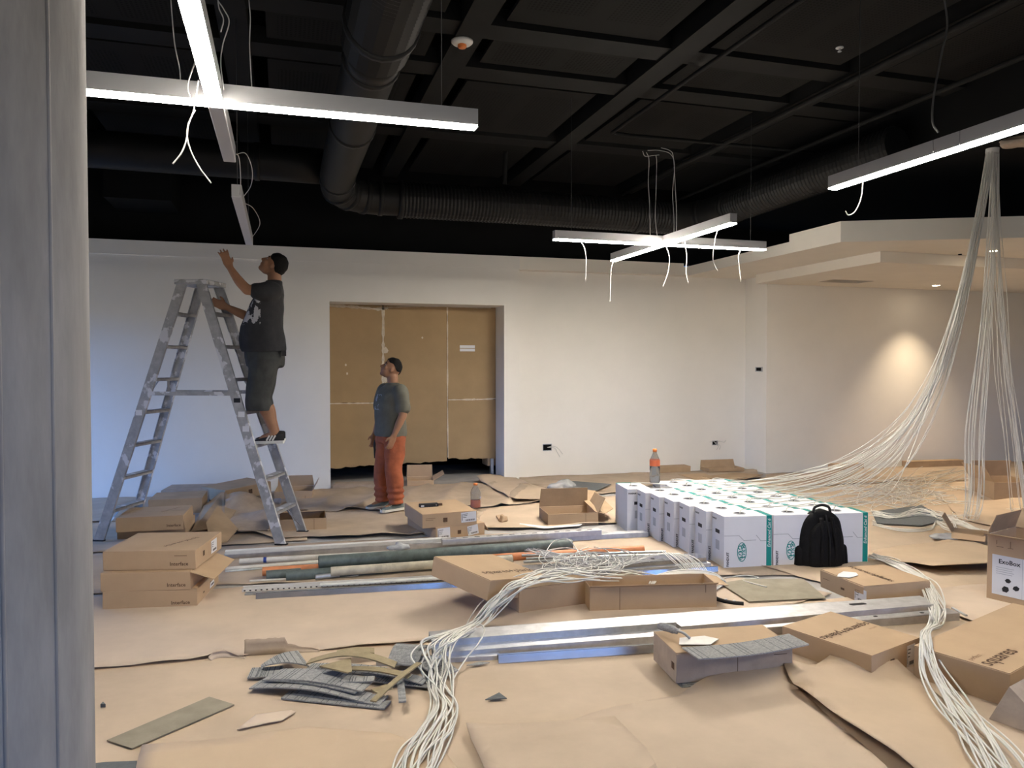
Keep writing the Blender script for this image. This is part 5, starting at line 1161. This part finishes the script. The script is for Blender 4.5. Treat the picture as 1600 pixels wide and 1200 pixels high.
# --- man on the ladder (x = facing, z up, origin under the hip at floor level)
def man_on_ladder():
    f = Vector((-.995, .06, 0)); ang = math.atan2(f.y, f.x)
    e = empty('person', (-.116, 7.46, 0), ang, 'person in black T-shirt and dark shorts standing on the ladder with one hand raised', 'person')
    st = .905
    R_ = rotm(0, math.radians(46)); hc = Vector((-.045, 0, 2.535))
    mb = MB(); head(mb, hc, R_)
    limb(mb, [(-.055, 0, 2.26), (-.06, 0, 2.36), (-.06, 0, 2.46)], [.075, .064, .062], 4)
    # near (left) arm raised
    sh = Vector((-.05, .175, 2.30)); el = Vector((.155, .235, 2.285)); wr = Vector((.305, .215, 2.485))
    limb(mb, [sh, sh.lerp(el, .5)+Vector((0, .01, -.004)), el], [.062, .054, .046]); limb(mb, [el, el.lerp(wr, .45)+Vector((.006, 0, -.008)), wr], [.047, .043, .029])
    hand(mb, wr, wr+Vector((.035, -.01, .085)), (-.75, -.5, .3), .12, spread=.3)
    # far (right) arm holding the ladder rail
    sh2 = Vector((-.02, -.175, 2.28)); el2 = Vector((.17, -.235, 2.06)); wr2 = Vector((.385, -.17, 2.16))
    limb(mb, [sh2, sh2.lerp(el2, .5), el2], [.060, .052, .045]); limb(mb, [el2, el2.lerp(wr2, .5), wr2], [.046, .042, .029])
    hand(mb, wr2, wr2+Vector((.075, .01, .03)), (0, .2, .95), .75)
    # hidden trunk joins the limbs into one surface, then the legs
    stack(mb, [(.02, 0, 1.66, .12, .15, 0), (.04, 0, 1.85, .13, .15, 0), (.03, 0, 2.05, .12, .15, 0), (-.02, 0, 2.25, .10, .165, 0), (-.05, 0, 2.34, .06, .10, 0)])
    for s in (-1, 1):
        hp = Vector((.02, s*.085, 1.70)); kn = Vector((.095, s*.10, 1.33)); an = Vector((-.055, s*.10, st+.085))
        limb(mb, [hp, hp.lerp(kn, .5), kn], [.095, .082, .060]); limb(mb, [kn, kn.lerp(an, .35)+Vector((-.028, 0, 0)), kn.lerp(an, .7)+Vector((-.012, 0, 0)), an], [.058, .064, .046, .037])
        limb(mb, [an, an+Vector((.05, 0, -.03)), an+Vector((.12, 0, -.05))], [.036, .032, .022], 3)
    link('body', evalmesh(mb, 'body', 'skin', .0075, 4), e)
    hair(hc, R_, e); eyes(hc, R_, e)
    sh_m = printed('charcoal_cotton_print', M['shirt_black'], lambda m: mask_box(m, (.05, .02, 1.98), (.4, .2, 2.24), 14, .52, 2.2), (.42, .42, .45))
    M['shirt_print1'] = sh_m
    mb = MB()
    stack(mb, [(.035, 0, 1.735, .195, .200, 0), (.04, 0, 1.76, .205, .208, 0), (.05, 0, 1.86, .205, .205, 0), (.05, 0, 1.97, .190, .198, 0), (.035, 0, 2.08, .168, .196, 0), (.01, 0, 2.19, .148, .205, 0), (-.02, 0, 2.27, .126, .205, 0), (-.04, 0, 2.33, .100, .165, 0), (-.052, 0, 2.375, .080, .095, 0), (-.058, 0, 2.40, .076, .080, 0)])
    limb(mb, [Vector((-.05, .15, 2.29)), Vector((.0, .20, 2.285)), Vector((.075, .226, 2.28))], [.092, .085, .080]); limb(mb, [Vector((-.02, -.15, 2.27)), Vector((.02, -.20, 2.22)), Vector((.075, -.222, 2.16))], [.09, .084, .08])
    me = evalmesh(mb, 'shirt', 'shirt_print1', .014, 5); cloth_noise(me, .012, 9, 1); cut(me, 1.74); link('shirt', me, e)
    mb = MB()
    stack(mb, [(.03, 0, 1.60, .165, .185, 0), (.03, 0, 1.68, .180, .196, 0), (.035, 0, 1.77, .175, .185, 0)])
    for s in (-1, 1): limb(mb, [Vector((.03, s*.09, 1.66)), Vector((.055, s*.10, 1.48)), Vector((.085, s*.105, 1.33)), Vector((.078, s*.105, 1.245))], [.125, .118, .112, .118], 5, 18)
    me = evalmesh(mb, 'shorts', 'shorts', .014, 4); cloth_noise(me, .012, 11, 4); cut(me, 1.205); link('shorts', me, e)
    MB().box(-.165, .10, 1.70, -.125, .15, 1.75).build('belt_clip', 'ink_black', e)
    for s in (-1, 1): shoe(e, (-.055, s*.10), 0, 'shoe_black', st-.003, .27, True)
man_on_ladder()

# --- man standing in front of the boarded opening
def standing_man():
    p = G(611, 799); p.z = .03; f = -_f*.62 - _r*.78; ang = math.atan2(f.y, f.x)
    e = empty('person', p, ang, 'person in olive T-shirt and rust trousers standing before the doorway looking up', 'person')
    R_ = rotm(math.radians(-18), math.radians(30), math.radians(0)); hc = Vector((-.005, -.01, 1.545))
    mb = MB(); head(mb, hc, R_)
    limb(mb, [(-.03, 0, 1.30), (-.03, 0, 1.38), (-.022, 0, 1.47)], [.08, .062, .060], 4)
    stack(mb, [(0, 0, .80, .11, .15, 0), (0, 0, 1.0, .11, .14, 0), (0, 0, 1.2, .11, .16, 0), (-.02, 0, 1.33, .08, .15, 0)])
    # his left arm (viewer's right) hangs a little forward, right arm hangs straight
    sh = Vector((-.02, .195, 1.315)); el = Vector((.0, .265, 1.05)); wr = Vector((.10, .245, .835))
    limb(mb, [sh, sh.lerp(el, .5), el], [.058, .052, .044]); limb(mb, [el, el.lerp(wr, .4), wr], [.045, .043, .028]); hand(mb, wr, wr+Vector((.028, -.012, -.082)), (.9, .1, .2), .35)
    sh = Vector((-.02, -.195, 1.315)); el = Vector((-.03, -.265, 1.05)); wr = Vector((.04, -.285, .82))
    limb(mb, [sh, sh.lerp(el, .5), el], [.058, .052, .044]); limb(mb, [el, el.lerp(wr, .4), wr], [.045, .043, .028]); hand(mb, wr, wr+Vector((.018, .006, -.085)), (.95, 0, .1), .4)
    for s, dx, dy in ((1, .02, 0), (-1, .05, -.02)):
        limb(mb, [Vector((0, s*.09, .85)), Vector((dx*.5+.02, s*.10, .48)), Vector((dx-.02, s*.105+dy, .09))], [.09, .06, .04], 6); limb(mb, [Vector((dx-.02, s*.105+dy, .08)), Vector((dx+.10, s*.11+dy, .04))], [.036, .024], 3)
    link('body', evalmesh(mb, 'body', 'skin', .0075, 4), e); hair(hc, R_, e, front=36, drop=48, top=.012); eyes(hc, R_, e)
    M['shirt_print2'] = printed('olive_cotton_print', M['shirt_olive'], lambda m: mask_box(m, (.05, -.11, 1.10), (.4, .06, 1.27), 17, .55, 4.1), (.30, .32, .34))
    mb = MB()
    stack(mb, [(0, 0, .80, .160, .200, 0), (0, 0, .83, .168, .208, 0), (.005, 0, .95, .160, .200, 0), (.01, 0, 1.08, .152, .198, 0), (.005, 0, 1.2, .148, .208, 0), (-.01, 0, 1.28, .130, .212, 0), (-.02, 0, 1.335, .100, .180, 0), (-.03, 0, 1.375, .080, .105, 0), (-.03, 0, 1.395, .074, .080, 0)])
    for s in (-1, 1): limb(mb, [Vector((-.02, s*.17, 1.305)), Vector((-.015, s*.215, 1.24)), Vector((-.01, s*.248, 1.12))], [.088, .082, .080])
    me = evalmesh(mb, 'shirt', 'shirt_print2', .013, 5); cloth_noise(me, .012, 10, 7); cut(me, .812); link('shirt', me, e)
    mb = MB()
    stack(mb, [(0, 0, .74, .145, .180, 0), (0, 0, .80, .150, .185, 0), (0, 0, .87, .145, .178, 0)])
    for s, dx, dy in ((1, .02, 0), (-1, .05, -.02)): limb(mb, [Vector((0, s*.088, .80)), Vector((.012, s*.10, .60)), Vector((dx*.5+.015, s*.105+dy*.5, .42)), Vector((dx-.015, s*.108+dy, .22)), Vector((dx-.02, s*.108+dy, .105))], [.118, .110, .092, .090, .084], 5, 18)
    me = evalmesh(mb, 'trousers', 'trousers', .013, 3); cloth_noise(me, .016, 12, 9, (.26, .008, 95)); cut(me, .075)
    link('trousers', me, e)
    MB().tube(crom([(.06, -.19, .80), (.09, -.20, .72), (.09, -.20, .62), (.085, -.20, .55)], 4), .012, 6).build('hanging_strap', 'ink_black', e)
    for s, dx, dy in ((1, .02, 0), (-1, .05, -.02)): shoe(e, (dx-.02, s*.105+dy), math.radians(-6 if s < 0 else 8), 'shoe_grey', 0, .285)
standing_man()
